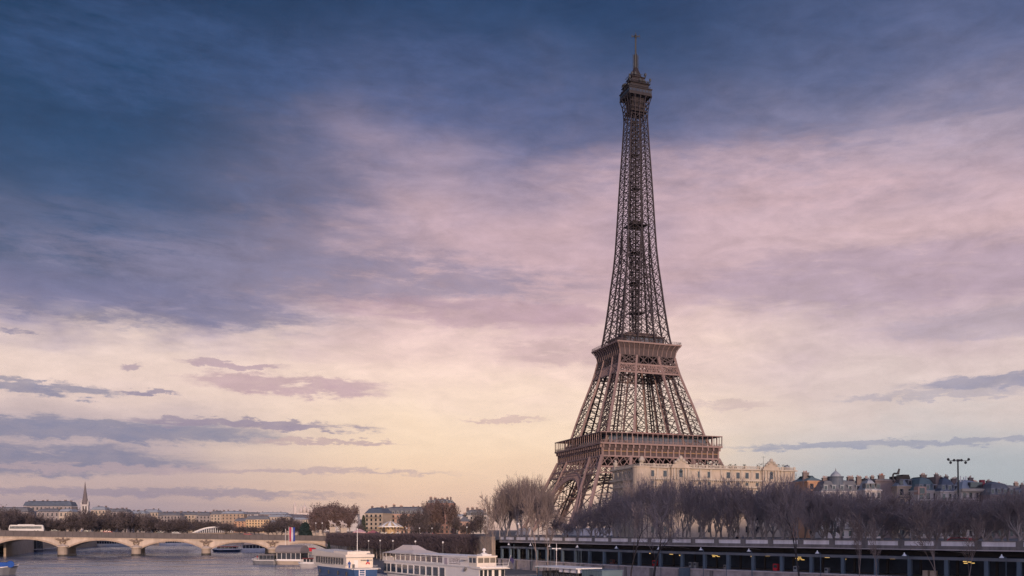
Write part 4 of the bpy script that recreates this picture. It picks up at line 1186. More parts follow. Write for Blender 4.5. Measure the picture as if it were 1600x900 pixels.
# --- far city across the river, on the left
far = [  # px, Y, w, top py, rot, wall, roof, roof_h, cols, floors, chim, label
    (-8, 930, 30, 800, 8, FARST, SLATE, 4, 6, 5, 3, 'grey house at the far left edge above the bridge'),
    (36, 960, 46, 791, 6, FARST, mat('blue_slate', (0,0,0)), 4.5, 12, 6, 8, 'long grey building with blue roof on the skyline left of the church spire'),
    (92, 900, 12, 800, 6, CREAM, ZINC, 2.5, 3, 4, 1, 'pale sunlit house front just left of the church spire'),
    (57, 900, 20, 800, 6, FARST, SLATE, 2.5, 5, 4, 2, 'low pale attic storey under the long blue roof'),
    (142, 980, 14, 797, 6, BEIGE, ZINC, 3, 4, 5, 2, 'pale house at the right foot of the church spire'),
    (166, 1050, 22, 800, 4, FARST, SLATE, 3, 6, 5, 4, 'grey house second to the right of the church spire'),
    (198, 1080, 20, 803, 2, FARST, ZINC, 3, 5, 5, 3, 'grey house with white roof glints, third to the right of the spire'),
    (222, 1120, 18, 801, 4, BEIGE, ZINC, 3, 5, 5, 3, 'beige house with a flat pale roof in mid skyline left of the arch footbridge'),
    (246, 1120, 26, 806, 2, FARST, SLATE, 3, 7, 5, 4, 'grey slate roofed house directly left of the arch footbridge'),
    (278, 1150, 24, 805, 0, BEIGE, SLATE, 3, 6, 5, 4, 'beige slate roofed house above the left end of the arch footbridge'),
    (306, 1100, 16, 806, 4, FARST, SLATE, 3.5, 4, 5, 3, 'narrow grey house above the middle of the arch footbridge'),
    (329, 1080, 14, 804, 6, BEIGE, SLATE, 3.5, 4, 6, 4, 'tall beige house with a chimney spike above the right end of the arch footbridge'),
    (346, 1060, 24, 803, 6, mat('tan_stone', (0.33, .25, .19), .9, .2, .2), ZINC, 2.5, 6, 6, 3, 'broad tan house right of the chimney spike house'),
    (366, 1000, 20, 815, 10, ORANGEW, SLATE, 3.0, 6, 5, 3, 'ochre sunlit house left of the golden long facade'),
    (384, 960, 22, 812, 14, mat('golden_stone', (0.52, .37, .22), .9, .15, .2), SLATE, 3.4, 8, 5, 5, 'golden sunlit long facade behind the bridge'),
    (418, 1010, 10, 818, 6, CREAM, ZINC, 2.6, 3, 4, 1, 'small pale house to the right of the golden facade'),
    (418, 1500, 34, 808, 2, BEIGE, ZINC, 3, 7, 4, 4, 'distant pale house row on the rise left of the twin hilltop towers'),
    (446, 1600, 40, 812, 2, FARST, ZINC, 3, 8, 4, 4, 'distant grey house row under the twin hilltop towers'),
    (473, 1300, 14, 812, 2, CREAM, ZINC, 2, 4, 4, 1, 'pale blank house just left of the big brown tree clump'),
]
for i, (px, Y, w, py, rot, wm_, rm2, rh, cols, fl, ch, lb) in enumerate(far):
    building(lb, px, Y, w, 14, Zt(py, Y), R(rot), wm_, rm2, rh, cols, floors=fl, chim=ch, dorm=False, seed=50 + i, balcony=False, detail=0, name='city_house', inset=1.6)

# far low skyline of roofs behind everything (each block its own house)
rg = random.Random(77)
lbs = ['between the far left edge and the long blue roof', 'behind the church spire', 'behind the grey houses right of the spire', 'behind the flat pale roof', 'behind the slate roofs left of the footbridge', 'behind the arch footbridge', 'behind the chimney spike house', 'behind the golden facade', 'behind the brown tree clump', 'behind the carousel apartments']
for i, px in enumerate((10, 115, 185, 232, 262, 300, 350, 405, 500, 690)):
    building('hazy distant roofline block ' + lbs[i], px, 1900, rg.uniform(50, 90), 20, Zt(rg.uniform(803, 808), 1900), R(2), rg.choice((GREYST, BEIGE, MAUVE)), rg.choice((SLATE, ZINC)), 4, 10, floors=5, chim=6, dorm=False, win=False, seed=100 + i, detail=0, name='distant_block', inset=2)

# church with tall spire
ch = thing('church_spire', 'slender pointed stone church spire on the left skyline', 'church', (at(133, 1150), 1150, ZS), R(20))
zt = lambda py: zz_(py, 1150) - ZS
m = MB(); m.box(-4.0, 4.0, -4.0, 4.0, 0, zt(789)); m.box(-4.3, 4.3, -4.3, 4.3, zt(789), zt(788.2)); m.build('tower', GREYST, ch)
m = MB(); m.lathe([(3.6, zt(788.2)), (2.5, zt(778)), (1.2, zt(765)), (.15, zt(752.5))], 8); m.build('spire', mat('spire_stone', (0.15, .13, .135), .9, .2, .3), ch)
for sx in (-1, 1):
    for sy in (-1, 1):
        m = MB(); m.box(sx * 3.6 - .8, sx * 3.6 + .8, sy * 3.6 - .8, sy * 3.6 + .8, zt(790), zt(786)); m.lathe([(.9, zt(786)), (.05, zt(780.5))], 6, (sx * 3.6, sy * 3.6, 0)); m.build('pinnacle', GREYST, ch)
for f in range(4):
    m = MB(); a = f * math.pi / 2; rot = Matrix.Rotation(a, 3, 'Z')
    for x in (-1.5, 1.5):
        vs = [rot @ Vector((x + dx_, y, z)) for z in (zt(799), zt(791)) for dx_, y in ((-.7, -4.08), (.7, -4.08), (.7, -3.9), (-.7, -3.9))]
        m.add(vs, [(0, 3, 2, 1), (4, 5, 6, 7), (0, 1, 5, 4), (1, 2, 6, 5), (2, 3, 7, 6), (3, 0, 4, 7)])
    m.build('belfry_opening', NEARBLK, ch)

# hilltop basilica
bs = thing('hilltop_basilica', 'hazy white domed basilica with a bell tower on the distant hill', 'church', (at(474, 5250), 5250, zz_(806, 5250) - 8), R(30))
BWH = mat('basilica_stone', (0.55, .48, .44), .9, .1, .05)
m = MB(); m.box(-42, 42, -22, 22, 0, 24); m.build('nave', BWH, bs)
m = MB(); m.lathe([(11, 24), (11, 42), (11.5, 43), (10.5, 52), (8.5, 60), (5, 66), (2.2, 69), (2.2, 75), (.5, 81)], 16, (6, 0, 0)); m.build('dome', BWH, bs, smooth=True)
for x, y in ((-14, -14), (26, -14), (-14, 14), (26, 14)):
    m = MB(); m.lathe([(5, 24), (5, 36), (4.6, 42), (2.6, 48), (.8, 52), (.3, 56)], 12, (x, y, 0)); m.build('small_dome', BWH, bs, smooth=True)
m = MB(); m.box(-51, -40, -5.5, 5.5, 0, 62); m.lathe([(5.6, 62), (5, 72), (3, 78), (1.2, 82), (.3, 88)], 12, (-45.5, 0, 0)); m.build('bell_tower', BWH, bs)

# high-rise blocks added unseen behind the viewer, placed and sized to shade the quay
for i, (x, y, w, d, h) in enumerate(((132, -205, 22, 20, 98), (156, -200, 34, 22, 106), (192, -205, 30, 22, 104), (224, -200, 34, 20, 108), (260, -204, 64, 20, 118))):
    t = thing('shade_block', 'unseen high-rise slab block added behind the viewer to shade the quay, ' + ('next to the river', 'second from the river', 'third in row', 'second from the far end', 'farthest from the river')[i], 'building', (x, y, ZS), R(2), 'added shade blocks behind the viewer')
    m = MB(); m.box(0, w, 0, d, 0, h - ZS); m.build('wall', GREYST, t)
    m = MB()
    for k in range(int((h - ZS) / 3) - 1): m.box(.5, w - .5, d + .002, d + .08, k * 3 + 1.2, k * 3 + 2.6)
    m.build('window_band', GLASS, t)
    m = MB(); m.box(w * .3, w * .7, d * .3, d * .7, h - ZS, h - ZS + 3); m.build('plant_room', CONC_D, t)

# white arched footbridge far upstream
fb = thing('arch_footbridge', 'white steel arch footbridge crossing the river far behind the stone bridge', 'bridge', (at(292, 1000), 1000, 0), R(4))
LF = at(378, 1000) - at(292, 1000)
m = MB(); n = 26
for yy in (0, 8):
    prv = None
    for i in range(n + 1):
        u = i / n; z = zz_(838, 1000) + (zz_(823.5, 1000) - zz_(838, 1000)) * 4 * u * (1 - u); c = (u * LF, yy, z)
        if prv: m.beam(prv, c, 1.0)
        prv = c
m.build('arch', WHITE, fb)
m = MB(); m.box(-30, LF + 30, -.5, 8.5, zz_(837, 1000) - .8, zz_(837, 1000)); m.build('deck', GREYM, fb)
m = MB()
for yy in (0, 8):
    for i in range(1, n):
        u = i / n; z = zz_(838, 1000) + (zz_(823.5, 1000) - zz_(838, 1000)) * 4 * u * (1 - u); m.beam((u * LF, yy, z), (u * LF, yy, zz_(837, 1000)), .35)
m.build('hanger', WHITE, fb)
# ================================================================== BOATS
def hull(L_, B_, z0, z1, bow=.22, stern=.08, flare=.82, sheer=.0, n=16):
    """boat hull lofted from bow (x = 0) to stern (x = L)"""
    m = MB(); vs = []; fs = []
    for i in range(n + 1):
        u = i / n; x = u * L_
        if u < bow: bb = math.sin(math.pi / 2 * (u / bow)) ** .75
        elif u > 1 - stern: bb = .82 + .18 * math.cos(math.pi / 2 * (u - 1 + stern) / stern)
        else: bb = 1
        bb = max(bb, .03); h = B_ / 2 * bb; zt = z1 + sheer * max(0, 1 - u / bow) ** 2
        xo = x - (0.9 * max(0, 1 - u / bow))
        vs += [(x, -h * flare, z0), (xo, -h, zt), (xo, h, zt), (x, h * flare, z0)]
    for i in range(n):
        for j in range(4): fs.append((i * 4 + j, i * 4 + (j + 1) % 4, i * 4 + 4 + (j + 1) % 4, i * 4 + 4 + j))
    fs += [(3, 2, 1, 0), (n * 4, n * 4 + 1, n * 4 + 2, n * 4 + 3)]
    m.add(vs, fs); return m
def gunwale(L_, B_, z, bow=.22, sheer=0., n=16, w=.18, h=.2):
    m = MB(); pr = None
    for i in range(n + 1):
        u = i / n; x = u * L_; bb = math.sin(math.pi / 2 * (u / bow)) ** .75 if u < bow else 1
        hh = B_ / 2 * max(bb, .03) + .03; zt = z + sheer * max(0, 1 - u / bow) ** 2; xo = x - .9 * max(0, 1 - u / bow)
        if pr:
            for s in (-1, 1): m.beam((pr[0], s * pr[1], pr[2]), (xo, s * hh, zt), w, h)
        pr = (xo, hh, zt)
    return m
BD = math.atan2(-.835, .55)          # moored boats lie along the port

# ---- blue hulled boat
b0 = (dirn(491) * 273, 273.0)
b0s = (b0[0] + .835 * 2.6, b0[1] + .55 * 2.6)
bb = thing('river_boat', 'cream river boat with royal blue hull, moored left of the white floating restaurant', 'boat', (*b0s, 0), BD)
def tb(px): k = dirn(px); return (k * b0[1] - b0[0]) / (.55 + .835 * k)
LB_ = 36.3; BB_ = 7.5; HBB = BB_ / 2
hull(LB_, BB_, -.4, 2.5, .24, .03, .9, .35).build('hull', BLUEH, bb)
gunwale(LB_, BB_, 2.55, .24, .35, w=.2, h=.2).build('gunwale', WHITE, bb)
m = MB(); m.box(4, LB_ - .3, -HBB + .35, HBB - .35, 2.3, 2.56); m.build('deck', CREAMP, bb)
m = MB(); m.box(LB_ - .05, LB_ + .1, -HBB * .82, HBB * .82, 2.3, 2.56); m.build('stern_strip', WHITE, bb)
c1a, c1b = 2.6, tb(546.5)
m = MB(); m.box(5.5, c1b, -HBB + .05, -HBB + .17, 2.56, 3.2); m.build('bulwark', CREAMP, bb)
m = MB(); m.box(c1a, c1b, -HBB + .25, HBB - .25, 2.56, 5.3); m.prism([(c1a - .3, -HBB, 5.3), (c1b + .3, -HBB, 5.3), (c1b + .3, -HBB, 6.05), (c1a - 1.0, -HBB, 6.95)], (0, BB_, 0))
cab = m.build('cabin', CREAMP, bb)
nw = 11
for i in range(nw):
    x = c1a + 2.4 + i * (c1b - c1a - 4.2) / nw; ww = (c1b - c1a - 4.2) / nw * .74
    m = MB(); m.box(x, x + ww, -HBB + .17, -HBB + .248, 3.4, 5.1); m.build('cabin_window', GLASS, cab)
m = MB(); m.box(c1a + 8, c1a + 19, -HBB + .14, -HBB + .247, 2.95, 3.3); m.build('rail_strip', GREYM, cab)
# stern wall of the cabin: awning, door, emblem
m = MB(); m.box(c1b + .002, c1b + .9, .2, 3.0, 4.55, 4.66); m.build('door_awning', GREYM, cab)
m = MB(); m.box(c1b + .002, c1b + .05, -1.5, -.5, 2.58, 4.6); m.build('door', WHITE2, cab)
m = MB(); m.box(c1b + .302, c1b + .34, -HBB, HBB, 5.22, 5.34); m.build('trim_strip', GREYM, cab)
ey = 2.15
def emb(pts, mt):
    m = MB(); m.prism([(c1b + .01, ey + a, 3.9 + c) for a, c in pts], (.04, 0, 0)); m.build('emblem', mt, cab)
emb([(-.28, .25), (.28, .25), (.14, .85), (-.14, .85)], BLUEC)
m = MB()
for pts in ([(-.6, -.45), (-.12, -.35), (.05, .2), (-.3, .22)], [(.1, -.35), (.6, -.45), (.35, .2), (.1, .15)]): m.prism([(c1b + .01, ey + a, 3.9 + c) for a, c in pts], (.04, 0, 0))
m.build('emblem', REDC, cab)
m = MB(); m.frus(c1b - 12, c1b - .3, -HBB + .6, HBB - .8, 5.9, 6.85, .1, .1); m.build('upper_house', CREAMP, bb)
m = MB(); m.box(c1b - 3.2, c1b - 1.6, -.9, .9, 6.851, 7.15); m.box(c1b - 1.1, c1b - .3, 2.0, 3.0, 6.05, 6.35); m.build('roof_hatch', GREYM, bb)
m = MB()
x = 5.0
while x < LB_ - .6:
    m.tube((x, -BB_ / 2 + .2, 2.55), (x, -BB_ / 2 + .2, 3.7), .025, .025, 5); x += 2.2
for z in (3.35, 3.7):
    m.tube((5, -BB_ / 2 + .2, z), (LB_ - .5, -BB_ / 2 + .2, z), .03, .03, 5); m.tube((LB_ - .4, -BB_ / 2 + .3, z - .4), (LB_ - .4, BB_ / 2 - .5, z - .4), .03, .03, 5)
m.build('deck_rail', WHITE, bb)
m = MB(); px_ = c1b - 1.0; m.tube((px_, -.3, 6.8), (px_, -.3, 12.5), .11, .06, 8); m.tube((px_, -.3, 12.5), (px_, -.3, 12.8), .13, .13, 8); m.build('mast', WHITE, bb)
m = MB(); m.ball((1.2, 0, 2.9), .28, 8, 6); m.tube((1.2, 0, 2.1), (1.2, 0, 2.8), .2, .2, 8); m.build('bollard', DARKM, bb)
for i, x in enumerate((10, 18, 26, 33)):
    m = MB(); m.tube((x, -BB_ / 2 - .2, .7), (x, -BB_ / 2 - .2, 1.7), .2, .2, 8); m.build('fender', DARKM, bb)
m = MB()
for dy_ in (-.75, .75): m.box(LB_ + .08, LB_ + .2, dy_ - 1.0 - .1, dy_ - 1.0 + .1, .1, 2.2)
for z in (.4, .85, 1.3, 1.75): m.box(LB_ + .1, LB_ + .16, -1.7, -.3, z, z + .12)
m.build('boarding_ladder', PANEL, bb)

# person in blue on the boat's side deck
def person(loc, rz, label, coat, legs_m, h=1.75, stride=.12):
    t = thing('person', label, 'person', loc, rz)
    s = h / 1.75
    V_ = [(0, 0, .95), (0, 0, 1.2), (0, 0, 1.42), (0, 0, 1.52), (.02, 0, 1.64), (.03, 0, 1.72),
          (0, .1, .9), (stride, .11, .5), (.02, .11, .08), (.16, .12, .04), (0, -.1, .9), (-stride * .4, -.11, .5), (-stride, -.11, .08), (-stride + .14, -.12, .04),
          (0, .19, 1.38), (.03, .25, 1.12), (.12, .24, .88), (.15, .23, .8), (0, -.19, 1.38), (-.02, -.25, 1.12), (.07, -.24, .88), (.10, -.23, .8)]
    V_ = [tuple(c * s for c in v) for v in V_]
    E_ = [(0, 1), (1, 2), (2, 3), (3, 4), (4, 5), (0, 6), (6, 7), (7, 8), (8, 9), (0, 10), (10, 11), (11, 12), (12, 13), (2, 14), (14, 15), (15, 16), (16, 17), (2, 18), (18, 19), (19, 20), (20, 21)]
    rr = [.15, .15, .17, .06, .1, .09, .1, .075, .05, .045, .1, .075, .05, .045, .075, .055, .04, .04, .075, .055, .04, .04]
    skin('body', E_, V_, [r * s for r in rr], SKIN, t)
    m = MB(); m.lathe([(.19, .9), (.19, 1.1), (.2, 1.3), (.21, 1.42), (.09, 1.5)], 10)
    for sy in (-1, 1): m.tube((.0, sy * .19, 1.42), (.02, sy * .265, 1.1), .09, .075, 8); m.tube((.02, sy * .265, 1.12), (.1, sy * .25, .9), .075, .06, 8)
    c = m.build('jacket', coat, t); c.scale = (s, s, s)
    m = MB()
    for sy, st in ((1, stride), (-1, -stride * .4)):
        m.tube((0, sy * .1, .95), (st, sy * .11, .5), .12, .095, 8); m.tube((st, sy * .11, .52), (.02 if sy > 0 else -stride, sy * .11, .08), .095, .075, 8)
    c = m.build('trousers', legs_m, t); c.scale = (s, s, s)
    m = MB(); m.ball((.015, 0, 1.69), .112, 10, 6, .9); c = m.build('hair', DARKM, t); c.scale = (s, s, s)
    return t
fpx = c1b + .9
def boat_pt(o, rz, x, y, z): return (o[0] + x * math.cos(rz) - y * math.sin(rz), o[1] + x * math.sin(rz) + y * math.cos(rz), z)
person(boat_pt(b0s, BD, fpx, -BB_ / 2 + .75, 2.56), BD + R(-30), 'person in blue overalls standing on the stern deck of the blue hulled boat', BLUEC, BLUEC, 1.9)
m = MB(); m.tube((0, 0, 0), (0, 0, .95), .3, .3, 12); m.tube((0, 0, .95), (0, 0, 1.0), .33, .33, 12)
o = m.build('deck_bin', DARKM); o.location = boat_pt(b0s, BD, fpx + .3, -BB_ / 2 + 1.75, 2.56); tag(o, 'dark round bin on the boat deck beside the person in blue', 'bin')

# ---- white floating restaurant
w0 = (dirn(601.5) * 253, 253.0)
w0s = (w0[0] + .835 * 2.4, w0[1] + .55 * 2.4)
wb = thing('floating_restaurant', 'two deck white restaurant barge with a tent canopy and a wheelhouse, moored in the foreground', 'boat', (*w0s, 0), BD)
def tw_(px): k = dirn(px); return (k * w0[1] - w0[0]) / (.55 + .835 * k)
LW, BWd = 60.0, 6.4; HB = BWd / 2
hull(LW, BWd, -.4, 1.2, .06, .05, .9).build('hull', WHITE2, wb)
gunwale(LW, BWd, 1.25, .06).build('gunwale', GREYM, wb)
m = MB(); m.box(1.0, 58.8, -HB + .2, HB - .2, 1.2, 4.3); lo = m.build('lower_deck', WHITE2, wb)
m = MB(); m.box(.2, 59.6, -HB - .05, HB + .05, 4.3, 4.55); m.build('deck_slab', WHITE, wb)
for px in (606.5, 617.5, 627, 636.5, 646, 656, 665.5, 675.5, 685, 695.5):
    pass
lw = [603.5, 609, 615.4, 624.5, 633.3, 642.6, 652, 661.4, 671.3, 681.3, 691.7]
for i, px in enumerate(lw):
    x = tw_(px); x1 = tw_(px + (6.6 if i > 1 else 4.6) + i * .06)
    m = MB(); m.box(x - .12, x1 + .12, -HB + .13, -HB + .198, 1.58, 3.84); f = m.build('lower_window', WHITE, lo)
    m = MB(); m.box(x, x1, -HB + .10, -HB + .128, 1.7, 3.72); m.build('pane', GLASS_B, f)
# upper deck glazed terrace
u0, u1 = tw_(620.5), tw_(694.5)
m = MB(); m.box(u0, tw_(703), -HB + .5, HB - .4, 4.55, 6.35); up = m.build('upper_deck', mat('terrace_interior', (0.15, .11, .12), .8, .4, .5), wb)
for i in range(10):
    x = u0 + (u1 - u0) * i / 9.0
    m = MB(); m.box(x - .16, x + .16, -HB + .3, -HB + .48, 4.55, 6.4); m.build('terrace_post', WHITE, up)
    if i < 9:
        x1 = u0 + (u1 - u0) * (i + 1) / 9.0
        m = MB(); m.box(x + .17, x1 - .17, -HB + .42, -HB + .46, 4.75, 6.0); m.build('terrace_glass', mat('lilac_glass', (0.16, .14, .16), .2, .7, .9, spec=.6), up)
m = MB(); m.box(u0, u1, -HB + .28, -HB + .41, 4.58, 4.86); m.build('terrace_rail', WHITE, up)
m = MB(); m.box(u0, u1, -HB + .33, -HB + .41, 6.02, 6.1); m.build('terrace_rail', WHITE, up)
m = MB(); m.prism([(u0 - 3, -HB - .1, 6.38), (tw_(737), -HB - .1, 6.38), (tw_(737), -HB - .1, 6.75), (u0 + 3, -HB - .1, 6.62)], (0, BWd + .2, 0)); m.build('terrace_roof', WHITE2, wb)
# tent canopy
m = MB(); x0, x1 = tw_(604), tw_(651); xa, xb = tw_(621), tw_(634)
m.add([(x0, -HB - .3, 6.45), (x1, -HB - .3, 6.65), (x1, HB + .3, 6.65), (x0, HB + .3, 6.45), (xa, -.9, 8.55), (xb, -.9, 8.5), (xb, .9, 8.5), (xa, .9, 8.55), (x0 + (xa - x0) * .5, -HB * .55, 7.2), (x0 + (xa - x0) * .5, HB * .55, 7.2), (x1 + (xb - x1) * .5, -HB * .55, 7.35), (x1 + (xb - x1) * .5, HB * .55, 7.35)],
      [(0, 1, 10, 8), (8, 10, 5, 4), (1, 2, 11, 10), (10, 11, 6, 5), (2, 3, 9, 11), (11, 9, 7, 6), (3, 0, 8, 9), (9, 8, 4, 7), (4, 5, 6, 7), (3, 2, 1, 0)])
m.build('tent_canopy', CANVAS, wb)
m = MB()
for x in (tw_(602.5), tw_(608)):
    for y in (-HB + .1, HB - .1): m.tube((x, y, 4.55), (x, y, 6.5), .07, .07, 6)
m.build('canopy_post', WHITE, wb)
m = MB(); x0 = tw_(602.5)
m.box(x0, u0 - .3, -HB + .1, -HB + .16, 4.55, 5.5); m.box(x0 + 1, x0 + 3.2, -HB + 1, -HB + 3, 4.56, 5.6); m.box(x0 + 3.6, x0 + 4.8, -HB + 1, -HB + 2, 4.56, 5.3); m.build('terrace_furniture', CREAMP, wb)
# solid mid section with the boat's name
s0, s1 = tw_(694.5), tw_(738)
m = MB(); m.box(s0 + .3, s1, -HB + .12, HB - .1, 4.55, 6.38); mid = m.build('name_panel', WHITE2, wb)
def text_mesh(name, body, size, mt, parent, loc, rot, ext=.012):
    cu = bpy.data.curves.new(name, 'FONT'); cu.body = body; cu.size = size; cu.extrude = ext; cu.align_x = 'CENTER'
    cu.materials.append(mt)
    tmp = bpy.data.objects.new(name + '_outline', cu); COL.objects.link(tmp)
    bpy.context.view_layer.update()
    me = bpy.data.meshes.new_from_object(tmp.evaluated_get(bpy.context.evaluated_depsgraph_get()))
    bpy.data.objects.remove(tmp); bpy.data.curves.remove(cu)
    o = bpy.data.objects.new(name, me); COL.objects.link(o); o.parent = parent; o.location = loc; o.rotation_euler = rot
    return o
xn = (tw_(706) + tw_(724)) / 2
text_mesh('lettering', "LE RIVER'S", 1.28, mat('lettering_grey', (0.20, .16, .17), .6, .1, .5), mid, (xn, -HB + .105, 5.2), (R(90), 0, 0))
m = MB(); m.box(tw_(706.3), tw_(724), -HB + .08, -HB + .118, 4.82, 4.95); m.build('underline', mat('lettering_grey', (0, 0, 0)), mid)
m = MB(); m.box(tw_(699), tw_(703.5), -HB + .06, -HB + .118, 4.6, 6.1); m.build('shutter', mat('lilac_paint', (.42, .36, .4), .6, .1, .5), mid)
m = MB(); m.box(tw_(728), tw_(735.5), -HB - .5, -HB + .118, 5.75, 5.9); m.build('awning', GREYM, mid)
m = MB(); xx = tw_(731.5); m.tube((xx, -HB - .1, 3.6), (xx + .7, -HB - .1, 4.1), .32, .32, 10); m.build('life_ring', GREYM, wb)
# wheelhouse
h0, h1 = tw_(737.5), tw_(750)
yw = -HB + 4.6
m = MB(); m.box(h0, h1, -HB + .05, yw, 4.55, 6.55); m.box(h0 - .2, h1 + .3, -HB - .1, yw + .15, 6.55, 6.85); wh = m.build('wheelhouse', CREAMP, wb)
BLIND = mat('blind_glass', (.17, .15, .12), .4, .2, .8)
for px, pw in ((738.5, 4), (744, 4.6)):
    m = MB(); m.box(tw_(px), tw_(px + pw), -HB + .0, -HB + .048, 5.35, 6.4); m.build('wheelhouse_window', GLASS_B, wh)
for k in range(3):
    m = MB(); y = -HB + .35 + k * 1.42; m.box(h1 + .002, h1 + .05, y, y + 1.22, 5.35, 6.4); m.build('wheelhouse_window', BLIND, wh)
m = MB(); dx0 = h1 - 3.0; m.box(dx0 - .6, dx0 + 2.0, -1.4, .8, 6.85, 7.15); m.lathe([(.75, 0), (.75, .15), (.25, .35), (.2, .6), (.45, .75), (.3, 1.2), (.05, 1.3)], 10, (dx0 + .8, -.4, 7.15)); m.build('radar_dome', WHITE, wh)
m = MB(); m.box(tw_(741), 60.6, -HB - .15, HB + .1, 4.1, 4.29); m.build('bridge_wing', CREAMP, wb)
for k, (y, wd) in enumerate(((-2.9, .7), (-1.9, .7), (-.9, .8), (.5, 1.0), (2.1, .8))):
    m = MB(); m.box(58.802, 58.85, y, y + wd, 1.9, 3.85); m.build('end_window', GLASS, lo)
m = MB()
for y in (-1.6, .2, 1.8, HB - .1): m.tube((60.4, y, 4.3), (60.4, y, 5.3), .03, .03, 5)
for z in (4.8, 5.3): m.tube((60.4, -HB, z), (60.4, HB - .1, z), .03, .03, 5); m.tube((h1 + .3, HB - .1, z), (60.4, HB - .1, z), .03, .03, 5)
m.build('deck_rail', WHITE, wb)
m = MB(); m.tube((60.2, 2.9, 4.3), (61.2, 3.2, 7.0), .05, .04, 6); fs_ = m.build('flag_staff', WHITE, wb)
m = MB(); m.prism([(60.9, 3.1, 5.9), (61.1, 3.8, 5.2), (61.3, 4.0, 5.9), (61.15, 3.2, 6.8)], (.03, 0.02, 0)); m.build('stern_flag', mat('flag_navy', (.04, .035, .1), .9, .3, 2), fs_)

# ---- tour boats by the bridge
def tour_boat(label, px, pyw, L_, B_, rz, hullm, roofm, cabin=(.2, .9), zr=3.6, canopy=None, group='tour boats moored by the bridge', dark=False, name='tour_boat'):
    Y = 1500 * H / (pyw - 828.0)
    t = thing(name, label, 'boat', (at(px, Y), Y, 0), rz, group)
    hull(L_, B_, -.3, 1.35, .25, .08, .85, .4).build('hull', hullm, t)
    gunwale(L_, B_, 1.38, .25, .4).build('gunwale', WHITE, t)
    a, c = cabin[0] * L_, cabin[1] * L_
    m = MB(); m.box(a, c, -B_ / 2 + .5, B_ / 2 - .5, 1.3, zr - .3); cb_ = m.build('cabin', GLASS, t)
    m = MB(); n = max(4, int((c - a) / 1.8))
    for i in range(n + 1):
        x = a + (c - a) * i / n
        for y in (-B_ / 2 + .47, B_ / 2 - .47): m.beam((x, y, 1.3), (x, y, zr - .25), .12)
    m.box(a - .1, c + .1, -B_ / 2 + .4, B_ / 2 - .4, 1.32, 1.9); m.build('cabin_frame', WHITE2 if not dark else GREYM, cb_)
    m = MB(); m.box(a - .3, c + .3, -B_ / 2 + .25, B_ / 2 - .25, zr - .3, zr); m.build('roof', roofm, t)
    m = MB(); m.box(.0 * L_ + 1.2, a - .4, -B_ / 2 * .55, B_ / 2 * .55, 1.36, 1.5); m.build('foredeck', GREYM, t)
    m = MB()
    for i in range(8):
        x = 1.5 + (a - 1.5) * i / 7; m.tube((x, -B_ / 2 * .7, 1.4), (x, -B_ / 2 * .7, 2.3), .03, .03, 5)
    m.tube((1.5, -B_ / 2 * .7, 2.3), (a, -B_ / 2 * .7, 2.3), .03, .03, 5); m.build('bow_rail', WHITE, t)
    if canopy:
        x0, x1, zt2, mt = canopy
        m = MB(); pts = [(-B_ / 2, zr + .1), (B_ / 2, zr + .1)] + [(B_ / 2 * math.cos(q), zr + .1 + (zt2 - zr) * math.sin(q)) for q in [math.pi * i / 10 for i in range(1, 10)]]
        m.prism([(x0, y, z) for y, z in pts], (x1 - x0, 0, 0)); m.build('canopy', mt, t)
    return t
tour_boat('low open sightseeing boat with red seats, leftmost of the moored tour boats', 397, 881, 10.5, 4.5, R(-18), GREYM, GREYC, (.35, .95), 3.5, dark=True)
tour_boat('tour boat under a big grey barrel canopy below the striped banner', 434, 881.5, 11, 6.0, R(-14), BEIGE, GREYC, (.12, .98), 4.4, (.8, 11.0, 6.8, GREYC))
tour_boat('small launch with dark red cabin nosing out beside the blue hulled boat', 471, 886.5, 9.5, 4.6, R(-30), GREYST, mat('dark_red', (.16, .04, .04), .6, .2, .5), (.3, .95), 3.2)
m = MB(); m.prism([(-2.6, -1.6, 0), (2.6, -1.6, .4), (2.6, -1.6, 1.5), (1.5, -1.6, 1.7), (-2.6, -1.6, 1.2)], (0, 3.2, 0))
o = m.build('awning', REDC); Y = 352; o.location = (at(480, Y), Y, 4.2); o.rotation_euler.z = R(-10)
tag(o, 'bright red awning between the barrel canopy and the blue hulled boat', 'awning')
m = MB()
for x in (-2.4, 2.4):
    for y in (-1.4, 1.4): m.tube((x, y, -3.0), (x, y, .3), .06, .06, 6)
p = m.build('post', GREYM, o)
for k_, (px_p, Y_p, z_p, cm, lb_) in enumerate(((402, 350, 1.4, CARR, 'person in red jacket at the bow of the leftmost low sightseeing boat'), (476, 322, 1.4, NAVY, 'person in navy jacket at the bow of the small launch'))):
    person((at(px_p, Y_p), Y_p, z_p), R(40 * k_), lb_, cm, DARKM)
# boats beyond the arches
G2 = 'boats seen through the bridge arches'
tour_boat('dark boat with red roof seen through the fourth arch, left one', 334, 862.5, 14, 5, R(10), NAVY, CARR, (.15, .9), 3.2, group=G2)
tour_boat('white and grey cabin boat seen through the fourth arch, right one', 366, 862, 20, 5.5, R(8), WHITE2, GREYC, (.25, .9), 4.0, (6, 17, 5.4, GREYC), group=G2)
tour_boat('long white boat seen far off through the second arch', 137, 853.5, 40, 7, R(3), WHITE, GREYM, (.2, .9), 4.0, group=G2)
tour_boat('pale boat seen far off through the third arch, left one', 250, 852.0, 26, 6, R(3), WHITE2, SLATE, (.2, .9), 4.0, group=G2)
tour_boat('pale boat seen far off through the third arch, right one', 276, 852.0, 28, 6, R(3), WHITE, GREYM, (.2, .9), 4.0, group=G2)
tour_boat('small pale boat far off at the right side of the second arch', 181, 852.0, 20, 6, R(3), WHITE2, GREYM, (.2, .9), 4.0, group=G2)
